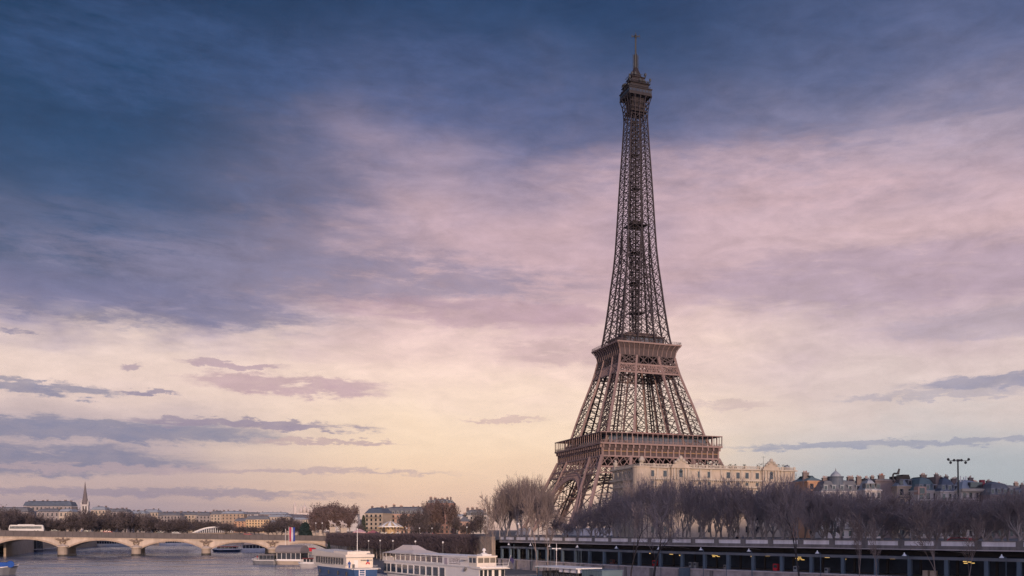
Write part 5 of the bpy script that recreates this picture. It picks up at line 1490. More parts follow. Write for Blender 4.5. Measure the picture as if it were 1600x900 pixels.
tour_boat('grey cargo barge with pointed bow seen through the leftmost arch', 62, 860.5, 26, 6.5, R(182), GREYM, DARKM, (.35, .8), 3.6, group=G2, dark=True, name='barge').location.x = at(86, 1500 * H / 32.5)
tour_boat('dark blue covered barge seen through the leftmost arch', 42, 862.5, 8, 6, R(-4), NAVY, NAVY, (.1, .95), 7.0, group=G2, dark=True, name='barge')
# boat at the left edge with blue drum
Y = 268.0
t = thing('work_boat', 'white and blue work boat cut by the left edge in front of the bridge', 'boat', (at(23, Y), Y, 0), R(212))
hull(24, 6, -.4, 2.0, .2, .08, .85, .6).build('hull', mat('grey_hull', (.16, .165, .18), .5, .25, .3), t)
gunwale(24, 6, 2.05, .2, .6).build('gunwale', WHITE2, t)
m = MB(); m.box(6, 20, -2.4, 2.4, 2.0, 4.2); m.build('cabin', WHITE2, t)
m = MB(); m.box(5.6, 20.4, -2.7, 2.7, 4.2, 4.45); m.build('roof', GREYM, t)
m = MB()
for i in range(5): m.box(6.8 + i * 2.6, 8.6 + i * 2.6, 2.402, 2.45, 2.7, 3.9); m.box(5.95, 5.998, -2 + i * .8, -1.4 + i * .8, 2.8, 3.9)
m.build('cabin_window', GLASS, t)
m = MB(); m.box(1.6, 4.8, -1.8, 1.8, 2.0, 3.4); m.build('cargo_cover', BLUEC, t)
m = MB(); m.tube((1.0, 1.6, 3.0), (1.0, 2.9, 2.9), .9, .9, 14); m.build('fender', BLUEC, t)
m = MB(); m.lathe([(.6, 0), (.65, .5), (.6, 1.3)], 12, (5.0, 0, 3.4)); m.build('blue_drum', BLUEC, t)
# ================================================================== TREES
PROTO = {}
def grow(rng, tr, cr, p, d, L_, r, lev, maxlev, upb, spread, kids, nseg, b0=4.6):
    pts = []
    for i in range(nseg[lev]):
        d = (d + Vector((rng.gauss(0, .13), rng.gauss(0, .13), rng.gauss(0, .06) + upb[lev]))).normalized()
        q = p + d * (L_ / nseg[lev]); r2 = max(.03, r * .82)
        (tr if lev < 2 else cr).tube(p, q, r, r2, 6 if lev == 0 else (4 if lev < 2 else 3), cap=False)
        p = q; r = r2; pts.append((p.copy(), d.copy(), r))
    if lev >= maxlev: return
    nk = kids[lev]
    for i in range(nk):
        t_ = rng.uniform(.25 if lev else .3, 1.0) if i < nk - 1 else 1.0
        idx = min(len(pts) - 1, int(t_ * len(pts)))
        pp, dd, rr = pts[idx]
        a = rng.uniform(0, 2 * math.pi); sa = spread[lev] * rng.uniform(.6, 1.25)
        u = dd.cross(Vector((0, 0, 1)) if abs(dd.z) < .95 else Vector((1, 0, 0))).normalized(); v = dd.cross(u)
        nd = (dd * math.cos(sa) + (u * math.cos(a) + v * math.sin(a)) * math.sin(sa)).normalized()
        grow(rng, tr, cr, pp, nd, (b0 if lev == 0 else L_) * rng.uniform(.5, .78), rr * (.62 if lev else .7), lev + 1, maxlev, upb, spread, kids, nseg, b0)

def proto(key, seed, trunkL=4.6, r=.26, upb=(.02, .08, .07, .05, .03), spread=(.5, .55, .6, .65), kids=(8, 6, 6, 4), nseg=(4, 4, 3, 3, 2), bark=None, twig=None, leaves=0, leafm=None, leafsize=.3, b0=4.6, tw0=0):
    rng = random.Random(seed); tr, cr = MB(), MB()
    grow(rng, tr, cr, Vector((0, 0, -.2)), Vector((0, 0, 1)), trunkL, r, 0, 4, upb, spread, kids, nseg, b0)
    top = max(v[2] for v in cr.v)
    wid = sorted(math.hypot(v[0], v[1]) for v in cr.v)[int(len(cr.v) * .97)]
    root = bpy.data.objects.new('proto', None)
    if leaves:
        base = [Vector(v) for v in cr.v]; lf = MB()
        for i in range(leaves):
            c = rng.choice(base) + Vector((rng.gauss(0, .35), rng.gauss(0, .35), rng.gauss(0, .3)))
            a = Vector((rng.gauss(0, 1), rng.gauss(0, 1), rng.gauss(0, 1))).normalized() * leafsize * rng.uniform(.5, 1.2); b_ = a.orthogonal().normalized() * leafsize * .7
            lf.add([c - a, c + b_, c + a, c - b_], [(0, 1, 2, 3)])
    me1 = tr.build('trunk', bark or BARK); me2 = cr.build('crown', twig or TWIG)
    out = [('trunk', me1.data), ('crown', me2.data)]
    bpy.data.objects.remove(me1); bpy.data.objects.remove(me2)
    if leaves:
        l = lf.build('leaves', leafm); out.append(('leaves', l.data)); bpy.data.objects.remove(l)
    bpy.data.objects.remove(root)
    PROTO[key] = (out, top, wid)

for i in range(5): proto('plane%d' % i, 11 + i, trunkL=3.4, r=.34, b0=6.4, kids=(8, 6, 5, 3), upb=(.02, .16, .14, .1, .08), spread=(.62, .5, .5, .55))
for i in range(3): proto('warm%d' % i, 41 + i, trunkL=3.6, r=.32, b0=6.6, kids=(9, 7, 5, 3), twig=TWIG_W, upb=(.02, .12, .1, .08, .05), spread=(.42, .45, .5, .55))
for i in range(3): proto('thin%d' % i, 61 + i, trunkL=6.5, r=.15, kids=(6, 4, 4, 3), bark=BARK_P, twig=mat('pale_twigs', (0.21, .165, .15), .95, .2, .2), upb=(.03, .1, .08, .05, .03), spread=(.4, .45, .5, .6))
for i in range(2): proto('dark%d' % i, 71 + i, trunkL=9.0, r=.26, b0=5.5, kids=(6, 5, 4, 3), bark=mat('dark_bark', (.05, .045, .045), .95, .3, 1), upb=(.02, .1, .08, .05, .03))
for i in range(3): proto('brown%d' % i, 81 + i, trunkL=2.4, b0=4.6, kids=(12, 7, 5, 3), leaves=9000, leafm=LEAFB, leafsize=.24, spread=(.7, .65, .65, .7))
for i in range(3): proto('far%d' % i, 91 + i, trunkL=2.4, b0=4.6, r=.26, twig=mat('far_twigs', (.12, .098, .104), .95, .3, .15), bark=mat('dark_bark', (.05, .045, .045), .95, .3, 1), kids=(12, 7, 5, 4), leaves=1500, leafm=mat('dry_leaves', (.06, .05, .052), .95, .3, .3), leafsize=.26, spread=(.75, .65, .6, .65))

def tree(key, label, x, y, z, height, width=None, rz=None, group=None, name='bare_tree'):
    parts, top, wid = PROTO[key]
    rng = random.Random(int(x * 31 + y * 17))
    t = thing(name, label, 'tree', (x, y, z), rng.uniform(0, 6.28) if rz is None else rz, group)
    sz = height / top; sx = (width / 2 / wid) if width else sz * rng.uniform(.9, 1.15)
    t.scale = (sx, sx, sz)
    for nm, me in parts:
        o = bpy.data.objects.new(nm, me); COL.objects.link(o); o.parent = t
    return t

TOP = [(745, 806), (752, 785), (768, 770), (785, 757), (800, 753), (822, 748), (845, 750), (858, 757), (864, 776), (870, 800), (888, 806), (905, 802), (918, 790), (940, 776), (960, 772), (985, 767), (1010, 760), (1040, 754), (1075, 759), (1100, 760), (1150, 759), (1200, 758),
       (1240, 754), (1270, 760), (1300, 766), (1340, 766), (1370, 760), (1400, 770), (1440, 770), (1500, 776), (1550, 772), (1600, 760), (1700, 750)]
ZONE = [(783, 'at the left end of the parapet'), (806, 'in the left part of the tall clump'), (830, 'in the middle of the tall clump'), (852, 'in the tall clump at the tower leg'),
        (880, 'low in front of the tower arch'), (905, 'below the right leg of the tower'), (932, 'left of the cream mansion corner'), (962, 'below the rounded mansion corner'), (993, 'under the roof urn of the mansion'),
        (1028, 'left of the first pediment of the mansion'), (1062, 'below the first pediment of the mansion'), (1098, 'in front of the middle of the mansion'), (1138, 'right of the middle of the mansion'), (1178, 'left of the second pediment of the mansion'),
        (1222, 'at the right end of the mansion'), (1268, 'in front of the low ochre house'), (1316, 'in front of the dark drum roof'), (1366, 'in front of the tall mauve party wall'), (1422, 'in front of the bent vent pipe house'),
        (1480, 'beside the floodlight mast'), (1538, 'in front of the sunlit terrace house'), (1594, 'at the right edge of the row')]
ROWS = ['front row', 'second row', 'third row', 'fourth row', 'rearmost row']
rng = random.Random(8)
for ri, (off, shift) in enumerate(((-6, 0), (-11, .5), (-17, .25), (-24, .75), (-32, .1))):
    for zi, (px, ph) in enumerate(ZONE):
        nx = ZONE[zi + 1][0] if zi + 1 < len(ZONE) else px + 60
        p_ = px + (nx - px) * shift + rng.uniform(-4, 4)
        s = s_of_px(p_, off)
        q = qoff(s, off)
        if s < .1: q = Vector((at(p_, 300 + 8 * ri), 300 + 8 * ri))
        ty = itp([(a, b_) for a, b_ in TOP], p_) - (27 if 950 < p_ < 1250 else 15) + rng.choice((rng.uniform(0, 8), rng.uniform(5, 28)))
        if ri == 0 and 915 < p_: ty += rng.uniform(2, 16)
        if p_ > 1220 and ri > 1: ty += 4
        h = zz_(ty, q.y) - ZS
        if p_ < 870: key = 'warm%d' % rng.randrange(3)
        else: key = 'plane%d' % rng.randrange(5)
        wpx = (nx - px) * rng.uniform(1.35, 1.9)
        if 842 < p_ < 912: wpx *= .62
        tree(key, 'leafless tree ' + ph + ', ' + ROWS[ri], q.x, q.y, ZS - .1, h, max(5.0, wpx * q.y / 1500), group='leafless trees along the upper quay')

# single trees standing on the lower quay in front of the gallery
for (px, off, ty, key, w, lb) in (
        (773, 7, 768, 'thin0', 9, 'slim pale leafless tree in front of the left end of the gallery'),
        (764, 9, 806, 'thin1', 6, 'short pale leafless tree left of the slim pale one at the gallery end'),
        (839, 8, 756, 'thin2', 9, 'tall pale leafless tree with forked trunk before the tall clump'),
        (856, 6, 778, 'thin1', 8, 'pale leafless tree just right of the forked pale one'),
        (985, 15, 772, 'dark0', 11, 'dark trunked leafless tree before the gallery, left one of the dark pair'),
        (1021, 13, 768, 'dark1', 11, 'dark trunked leafless tree before the gallery, right one of the dark pair'),
        (1250, 10, 748, 'dark0', 13, 'broad leafless tree with dark bark rising high above the gallery'),
        (1342, 10, 792, 'thin0', 6, 'thin leaning leafless tree right of the broad dark one'),
        (1372, 9, 800, 'thin1', 5, 'thin straight sapling before the gallery right of the leaning tree'),
        (1463, 11, 766, 'thin2', 8, 'thin pale leafless tree standing right under the floodlight mast'),
        (1511, 10, 800, 'thin0', 5, 'thin sapling before the gallery near the right edge')):
    s = s_of_px(px, off); q = qoff(s, off)
    tree(key, lb, q.x, q.y, ZP - .1, zz_(ty, q.y) - ZP, w, group='single trees before the gallery')

# clipped box trees on the lower quay left of the gallery
def clipped(seed):
    rng = random.Random(seed); tr, cr = MB(), MB()
    tr.tube((0, 0, -.2), (0, 0, 4.2), .2, .14, 6)
    for i in range(9):
        a = i * .7; tr.tube((0, 0, 3.2 + .1 * i), (1.6 * math.cos(a), 1.6 * math.sin(a), 5.5 + .2 * i), .09, .05, 4)
    for i in range(1500):
        c = Vector((rng.uniform(-3.6, 3.6), rng.uniform(-2.6, 2.6), rng.uniform(4.0, 9.3)))
        d = Vector((rng.gauss(0, .45), rng.gauss(0, .45), rng.uniform(.4, 1.2))) * .75
        if c.z + d.z > 9.75: d.z = 9.75 - c.z
        cr.tube(c, c + d, .05, .03, 3, cap=False)
    a = tr.build('trunk', BARK); b_ = cr.build('crown', mat('clipped_twigs', (.09, .07, .08), .95, .3, .3))
    r = [('trunk', a.data), ('crown', b_.data)]; bpy.data.objects.remove(a); bpy.data.objects.remove(b_)
    return r
CL = [clipped(i) for i in range(4)]
LINE = [Vector((-142, 480)), Vector((-121, 430)), Vector((-84, 357)), Vector((-47, 292))]
ll = [0.0]
for a, c in zip(LINE[:-1], LINE[1:]): ll.append(ll[-1] + (c - a).length)
def line_at(s):
    for i in range(len(ll) - 1):
        if s <= ll[i + 1] or i == len(ll) - 2:
            return LINE[i].lerp(LINE[i + 1], (s - ll[i]) / (ll[i + 1] - ll[i])), (LINE[i + 1] - LINE[i]).normalized()
marks = ['next to the horse statues', 'behind the pink tent', 'behind the mast of the blue hulled boat', 'left of the carousel', 'under the carousel', 'right of the carousel', 'above the tip of the tent canopy', 'right of the tent canopy peak', 'above the upper terrace windows', 'above the boat name panel', 'left of the wheelhouse', 'above the wheelhouse']
nrow = 30
for r_ in range(2):
    for i in range(nrow):
        s = 4 + (ll[-1] - 6) * i / (nrow - 1); p, d = line_at(s); n = Vector((d.y, -d.x)) * (0 if r_ == 0 else -5.6)
        p = p + n
        t = thing('clipped_tree', 'dark clipped leafless tree in the box-cut double row between the statues and the gallery', 'tree', (p.x, p.y, ZP - .05), math.atan2(d.y, d.x), 'box-cut trees on the lower quay')
        for nm, me in CL[(i * 3 + r_) % 4]:
            o = bpy.data.objects.new(nm, me); COL.objects.link(o); o.parent = t
        t.scale = (1, 1, random.Random(i + 50 * r_).uniform(.97, 1.03))

# trees across the river and around the apartments
FT = [(-6, 540, 790, 26, 'tallest dark tree at the far left edge'), (12, 560, 788, 26, 'tall dark tree behind the front of the white coach'), (34, 580, 795, 26, 'dark tree behind the middle of the white coach'), (54, 600, 800, 24, 'dark tree behind the rear of the white coach'),
      (72, 610, 806, 20, 'low tree just right of the white coach'), (90, 620, 808, 20, 'low tree left of the church spire, below the pale sunlit house'), (112, 620, 797, 26, 'tree standing left of the foot of the church spire'), (128, 610, 794, 24, 'tree right below the church spire'),
      (148, 640, 803, 20, 'low tree at the right foot of the church spire'), (166, 640, 794, 24, 'round tree right of the church spire'), (180, 650, 799, 22, 'tree behind the second vehicle on the bridge'), (196, 640, 795, 24, 'tree with a high crown above the second arch'), (211, 650, 797, 24, 'tree above the second pier, left of the second eagle'),
      (226, 640, 802, 22, 'tree right above the second carved eagle'), (240, 650, 806, 22, 'tree above the left half of the third arch'), (256, 640, 808, 22, 'tree above the middle of the third arch'), (272, 650, 806, 22, 'tree above the right half of the third arch'), (286, 640, 809, 22, 'tree left of the arch footbridge'),
      (302, 1040, 808, 22, 'tree behind the left half of the arch footbridge'), (318, 1040, 810, 22, 'tree behind the top of the arch footbridge'), (335, 1040, 812, 22, 'tree behind the right half of the arch footbridge'), (352, 900, 815, 24, 'tree at the right end of the arch footbridge'),
      (375, 860, 819, 20, 'low tree in front of the ochre sunlit house'), (398, 860, 821, 20, 'low tree in front of the golden facade'), (420, 640, 815, 20, 'tree right of the golden facade'), (433, 640, 807, 24, 'tree left of the twin hilltop towers, front one'), (446, 660, 804, 26, 'airy tree right below the hilltop basilica bell tower'),
      (458, 640, 811, 20, 'low tree behind the striped banner')]
for i, (px, Y, ty, w, lb) in enumerate(FT):
    tree('far%d' % ((i + 1) % 3), 'bare ' + lb + ', rear one', at(px + 7, Y + 40), Y + 40, ZS - 1, zz_(ty - 1 + (i * 5) % 7, Y + 40) - ZS + 1, w * 1.5 * Y / 1500, group='trees beyond the bridge')
    tree('far%d' % (i % 3), 'bare ' + lb, at(px, Y), Y, ZS - 1, zz_(ty + 1, Y) - ZS + 1, w * 1.5 * Y / 1500, group='trees beyond the bridge')
for i, (px, Y, ty, w, lb) in enumerate(((492, 590, 812, 20, 'low russet tree, leftmost of the big brown clump'), (506, 600, 795, 30, 'russet tree on the left slope of the big brown clump'), (518, 610, 786, 34, 'tallest russet tree of the big brown clump'),
                                      (533, 600, 790, 30, 'russet tree right of the tallest one in the brown clump, behind the statue'), (548, 600, 791, 24, 'russet tree at the right end of the big brown clump'))):
    tree('brown%d' % (i % 3), lb, at(px, Y), Y, ZS - 1, zz_(ty - 5, Y) - ZS + 1, w * 1.35 * Y / 1500, group='russet trees behind the statues', name='russet_tree')
for i, (px, Y, ty, w, lb) in enumerate(((563, 560, 815, 14, 'small bare tree between the brown clump and the balconied apartments'), (603, 520, 812, 14, 'small bare tree at the left of the carousel'), (634, 560, 797, 26, 'bare tree right of the carousel roof'), (648, 560, 791, 30, 'bare tree in front of the dark mansard, right of the carousel'),
                                      (662, 570, 788, 26, 'bare tree left of the brick red apartment house'), (674, 590, 778, 26, 'high bare tree over the left half of the brick red house'), (688, 590, 777, 28, 'highest bare tree over the middle of the brick red house'), (702, 580, 781, 26, 'high bare tree over the right half of the brick red house'),
                                      (712, 540, 805, 22, 'low bare tree left of the pink gabled house'), (738, 500, 806, 24, 'bare tree right of the pink gabled house'), (752, 470, 790, 26, 'bare tree at the left edge of the tall clump'), (680, 500, 815, 26, 'low bare tree behind the box-cut row, below the brick red house'), (655, 500, 815, 24, 'low bare tree behind the box-cut row, right of the carousel'), (725, 470, 815, 24, 'low bare tree behind the box-cut row, below the pink house'))):
    tree(('brown%d' if 670 < px < 706 and Y > 570 else 'far%d') % (i % 3), lb, at(px, Y), Y, ZS - 1, zz_(ty, Y) - ZS + 1, w * Y / 1500, group='bare trees around the apartments')

# evergreens
def conifer(label, px, Y, ty, by, w, mt, name='conifer', taper=1.0, n=2600):
    h = zz_(ty, Y) - zz_(by, Y); r = w * Y / 3000
    t = thing(name, label, 'tree', (at(px, Y), Y, zz_(by, Y)), 0)
    m = MB(); m.tube((0, 0, 0), (0, 0, h * .9), .05 * r + .08, .03, 6); m.build('trunk', BARK, t)
    rg = random.Random(int(px)); m = MB()
    for i in range(n):
        u = rg.random() ** .8; rad = r * ((1 - u) ** taper) * (.55 + .45 * rg.random()) + .05; a = rg.uniform(0, 6.283)
        c = Vector((rad * math.cos(a), rad * math.sin(a), h * (.06 + .94 * u))); s_ = r * .16
        d = Vector((rg.gauss(0, 1), rg.gauss(0, 1), rg.gauss(0, .6))).normalized() * s_
        e = d.orthogonal().normalized() * s_ * .6
        m.add([c - d, c + e, c + d, c - e], [(0, 1, 2, 3)])
    m.build('crown', mt, t)
    return t
conifer('dark rounded evergreen between the striped banner and the statues', 477, 590, 817, 842, 22, LEAFG, 'evergreen', .42, 3400)
conifer('small dark green christmas tree on the quay before the last bridge arch', 514, 440, 845, 862, 7, LEAFG, 'conifer', 1.0, 1400)
conifer('dark green evergreen at the left side of the balconied apartments', 568, 600, 805, 838, 9, LEAFO, 'evergreen', .4, 1600)
# ================================================================== SMALL THINGS
# carousel
Y = 455.0
t = thing('carousel', 'round white and gold carousel with striped conical roof', 'carousel', (at(610, Y), Y, ZS - .4), 0)
def zc_(py): return zz_(py, Y) - ZS + .4
r0 = 5.6
m = MB(); m.lathe([(r0 * .9, 0), (r0 * .9, .6)], 24); m.build('base', mat('dark_red', (.16, .04, .04)), t)
m = MB(); m.lathe([(r0 * .38, .6), (r0 * .38, zc_(823.5))], 16); m.build('centre_drum', GOLD, t)
n = 20; m = MB(); g2 = MB()
za, zb = zc_(822), zc_(814)
for i in range(n):
    a0, a1 = 2 * math.pi * i / n, 2 * math.pi * (i + 1) / n
    P3 = lambda r, a, z: (r * math.cos(a), r * math.sin(a), z)
    (m if i % 2 else g2).add([P3(r0, a0, za), P3(r0, a1, za), P3(r0 * .5, a1, za + (zb - za) * .62), P3(r0 * .5, a0, za + (zb - za) * .62), P3(.25, a1, zb), P3(.25, a0, zb)], [(0, 1, 2, 3), (3, 2, 4, 5)])
m.lathe([(r0 + .1, za - .5), (r0 + .1, za)], 24)
m.build('roof', WHITE, t); g2.build('roof_stripe', GOLD, t)
m = MB()
for i in range(n):
    a = 2 * math.pi * (i + .5) / n; c = (math.cos(a) * (r0 + .16), math.sin(a) * (r0 + .16), za - .75); m.ball(c, .42, 8, 4, .9)
m.build('valance', GOLD, t)
m = MB(); m.tube((0, 0, zb), (0, 0, zb + .9), .12, .03, 6); m.build('finial', GOLD, t)
for i in range(10):
    a = 2 * math.pi * i / 10; x, y = 4.4 * math.cos(a), 4.4 * math.sin(a)
    m = MB(); m.tube((x, y, .6), (x, y, za - .3), .07, .07, 6); p = m.build('pole', GOLD, t)
    m = MB(); m.ball((x, y, 1.6), .42, 8, 6, .8); tx, ty_ = -math.sin(a), math.cos(a); m.tube((x, y, 1.7), (x + tx * .8, y + ty_ * .8, 2.3), .2, .12, 6); m.tube((x + tx * .8, y + ty_ * .8, 2.3), (x + tx * 1.1, y + ty_ * 1.1, 2.05), .13, .08, 6)
    for s in (-.35, .35): m.tube((x + tx * s, y + ty_ * s, 1.5), (x + tx * s * 1.3, y + ty_ * s * 1.3, .8), .09, .06, 5)
    m.build('carousel_horse', WHITE, p)

# market tents beside the carousel
for px, Y, w, zt0, mt, lb in ((562, 462, 6.0, 12.9, mat('pale_pink_canvas', (.52, .33, .33), .9, .1, .5), 'pale pink peaked tent right of the statues'), (583, 470, 6.6, 12.3, mat('rose_canvas', (.36, .13, .14), .9, .1, .5), 'rose red peaked tent left of the carousel'), (557, 420, 5, 9.6, mat('pale_pink_canvas', (0, 0, 0)), 'pink canvas stall below the horse statues')):
    b_ = zt0 - 3.9
    t = thing('market_tent', lb, 'tent', (at(px, Y), Y, b_), R(10), 'tents near the carousel')
    m = MB(); m.frus(-w / 2, w / 2, -w / 2, w / 2, 2.4, 3.9, w / 2 - .1, w / 2 - .1); m.box(-w / 2, w / 2, -w / 2 - .03, -w / 2, 1.9, 2.398); m.box(-w / 2 - .03, -w / 2 - .001, -w / 2, w / 2, 1.9, 2.398); m.build('canopy', mt, t)
    m = MB()
    for x in (-1, 1):
        for y in (-1, 1): m.tube((x * (w / 2 - .1), y * (w / 2 - .1), 0), (x * (w / 2 - .1), y * (w / 2 - .1), 2.4), .06, .06, 6)
    m.build('post', GREYM, t)

# stairs and terrace at the bridge foot
m = MB()
for i in range(16): m.box(i * .45, 7.2, 0, 5, ZP + i * .47, ZP + (i + 1) * .47)
o = m.build('stone_stair', GREYST); o.location = (at(541, 462), 462, 0); o.rotation_euler.z = R(60); tag(o, 'grey stone stair climbing from the lower quay to the bridge end', 'stairs')
m = MB(); m.box(0, 13, 0, 4, 0, 2.9); m.box(-.3, 13.3, -.3, 4.3, 2.9, 3.2)
o = m.build('quay_kiosk', CREAM); o.location = (at(562, 410), 410, ZP); o.rotation_euler.z = R(-50); tag(o, 'low pale kiosk with flat roof on the lower quay below the pink tent', 'kiosk')
rg = random.Random(12)
coats = [(mat('coat_black', (.02, .02, .025), .9), 'black'), (mat('coat_grey', (.12, .12, .13), .9), 'grey'), (mat('coat_rose', (.35, .08, .12), .9), 'rose'), (mat('coat_white', (.55, .53, .5), .9), 'white'), (mat('coat_navy', (.02, .035, .09), .9), 'navy')]
for px, Y, z, ci, lb in ((541, 440, ZP, 3, 'person in white coat at the foot of the grey stone stair'), (549, 430, ZP, 1, 'person in grey coat on the lower quay just right of the stair foot'), (545, 470, ZS - .1, 0, 'person in black coat on the bridge end beside the right statue'), (549, 474, ZS - .1, 2, 'person in rose coat between the right statue and the pale pink tent'), (553, 472, ZS - .1, 4, 'person in navy coat at the left corner of the pale pink tent'), (637, 470, ZS - .1, 0, 'person in black coat walking just right of the carousel'), (657, 470, ZS - .1, 3, 'person in white coat behind the box-cut trees below the mansard'), (676, 470, ZS - .1, 2, 'person in rose coat behind the box-cut trees below the brick red house')):
    person((at(px, Y), Y, z), rg.uniform(0, 6), lb, coats[ci][0], coats[0][0], rg.uniform(1.68, 1.85))
for px, ci, lb in ((887, 0, 'black'), (945, 3, 'white'), (966, 1, 'grey'), (1152, 0, 'black'), (1161, 1, 'grey')):
    s = s_of_px(px, -1.5); q = qoff(s, -1.5)
    person((q.x, q.y, 9.56), rg.uniform(0, 6), 'person in ' + lb + ' coat walking behind the parapet ' + {887: 'below the tower arch', 945: 'left of the mansion corner', 966: 'under the mansion corner', 1152: 'above the gallery, left of a walking pair', 1161: 'above the gallery, right of a walking pair'}[px], coats[ci][0], coats[0][0], 1.75)
for px, lb in ((1498, 'red car roof showing over the parapet, left one of two'), (1511, 'red car roof showing over the parapet, right one of two')):
    s = s_of_px(px, -4); q = qoff(s, -4); small_car((q.x, q.y, 9.57), math.atan2(qat(s)[1].y, qat(s)[1].x), lb, CARR)['group'] = 'cars behind the parapet'

# striped banner and its pole, by the bridge
Y = 372.0
t = thing('banner', 'tall vertical banner in red, white and blue hanging on a white pole', 'banner', (at(451.5, Y), Y, ZP), 0)
zf = lambda py: zz_(py, Y) - ZP
m = MB(); m.tube((0, 0, -1), (0, 0, zf(823)), .09, .07, 6); m.build('pole', WHITE, t)
w3 = at(461, Y) - at(452.3, Y)
for i, mt in enumerate((mat('flag_red', (.42, .05, .09), .9, .1, .5), mat('flag_white', (.5, .47, .49), .9, .05, .5), mat('flag_blue', (.03, .06, .27), .9, .1, .5))):
    m = MB(); x0 = .15 + i * w3 / 3; pts = []
    k = 8; vs = []; fs = []
    for j in range(k + 1):
        z = zf(846) + (zf(824) - zf(846)) * j / k
        for x in (x0, x0 + w3 / 3 - .004):
            y = .18 * math.sin(3.0 * x + j * .8); vs += [(x, y, z), (x, y + .03, z)]
    for j in range(k):
        a = j * 4; fs += [(a, a + 2, a + 6, a + 4), (a + 5, a + 7, a + 3, a + 1), (a, a + 4, a + 5, a + 1), (a + 2, a + 3, a + 7, a + 6)]
    fs += [(0, 1, 3, 2), (k * 4, k * 4 + 2, k * 4 + 3, k * 4 + 1)]
    m.add(vs, fs); m.build('stripe', mt, t)
m = MB(); m.tube((0, 0, -2), (0, 0, zz_(827, 350) - ZP), .1, .06, 6); m.ball((0, 0, zz_(827, 350) - ZP), .16, 6, 4)
o = m.build('flagpole', WHITE); o.location = (at(446, 350), 350, ZP); tag(o, 'bare white flagpole just left of the striped banner', 'flagpole')

# globe lamps
def lamp(px, Y, z0, z1, label, group, mt=None):
    t = thing('street_lamp', label, 'lamp post', (at(px, Y), Y, z0), 0, group)
    h = z1 - z0
    m = MB(); m.tube((0, 0, 0), (0, 0, h), .09, .06, 6); m.tube((0, 0, 0), (0, 0, .8), .14, .12, 6); m.build('post', GREYM, t)
    m = MB(); m.ball((0, 0, h + .22), .30, 10, 6); m.tube((0, 0, h - .1), (0, 0, h + .05), .16, .16, 8); m.build('globe', LAMPW, t)
    return t
for px, py, Y, lb in ((493.5, 818, 505, 'globe lamp left of the statues, against the brown clump, left of a pair'), (503.5, 818, 507, 'globe lamp left of the statues, against the brown clump, right of a pair'), (635.5, 826, 470, 'globe lamp right of the carousel, first of three'), (655.5, 826, 466, 'globe lamp below the dark mansard, second of three'), (675, 826, 462, 'globe lamp below the brick red house, third of three'), (729.5, 824.5, 430, 'globe lamp below the pink gabled house')):
    lamp(px, Y, ZS - .1, zz_(py, Y), lb, 'globe lamps above the box-cut trees')
s = s_of_px(810, -2); q = qoff(s, -2); lamp(810, q.y, 9.5, zz_(819.5, q.y), 'tall globe lamp standing behind the parapet at the tall tree clump', 'globe lamps above the box-cut trees')
for px, py, lb in ((576, 846, 'small white lamp before the box-cut trees, behind the mast of the blue hulled boat'), (594, 845.5, 'small white lamp before the box-cut trees, left of the tent canopy'), (614, 846, 'small white lamp before the box-cut trees, above the left slope of the tent canopy'), (649, 847, 'small white lamp before the box-cut trees, above the right slope of the tent canopy'), (692, 848.5, 'small white lamp before the box-cut trees, above the name panel'), (725.5, 849.5, 'small white lamp before the box-cut trees, left of the radar dome'), (744, 850.5, 'small white lamp before the box-cut trees, right of the radar dome')):
    Yl = 0
    for i in range(60):                      # stands in a line just in front of the clipped row
        p, d = line_at(ll[-1] * i / 59); p = p + Vector((d.y, -d.x)) * 4.5
        if 960 + 1500 * p.x / p.y > px: Yl = p.y; break
    lamp(px, Yl or 300, ZP, zz_(py, Yl or 300), lb, 'small lamps on the lower quay')

# lamp posts with conical shades in front of the gallery
cone_l = ['at the dark left end of the gallery', 'between the two pale forked trees', 'right of the pale forked trees', 'left of the white roofed houseboat', 'above the teal deck cabin', 'right of the dark trunked pair', 'above the blue grey kiosk', 'right of the first yellow lamp cluster', 'just right of the broad dark tree', 'left of the floodlight mast', 'at the right edge']
for (px, py), lb in zip(((795, 850), (829, 851), (858.5, 852.5), (902, 853.5), (963, 855), (1029, 856.5), (1095, 857.5), (1170, 859.5), (1277, 862.5), (1413, 866), (1565, 869)), cone_l):
    s = s_of_px(px, 1.6); q = qoff(s, 1.6); z1 = zz_(py, q.y)
    t = thing('cone_lamp', 'lamp post with white conical shade ' + lb, 'lamp post', (q.x, q.y, ZP), math.atan2(qat(s)[1].y, qat(s)[1].x), 'cone shaded lamps along the gallery')
    m = MB(); m.tube((.75, 0, 0), (.75, 0, z1 - ZP - .2), .07, .055, 6); m.tube((.75, 0, z1 - ZP - .2), (0, 0, z1 - ZP + .1), .04, .04, 5); m.build('post', COLB, t)
    m = MB(); m.lathe([(.46, 0), (.40, .06), (.14, .38), (.10, .55), (.03, .65)], 12, (0, 0, z1 - ZP - .3)); m.build('shade', LAMPW, t)
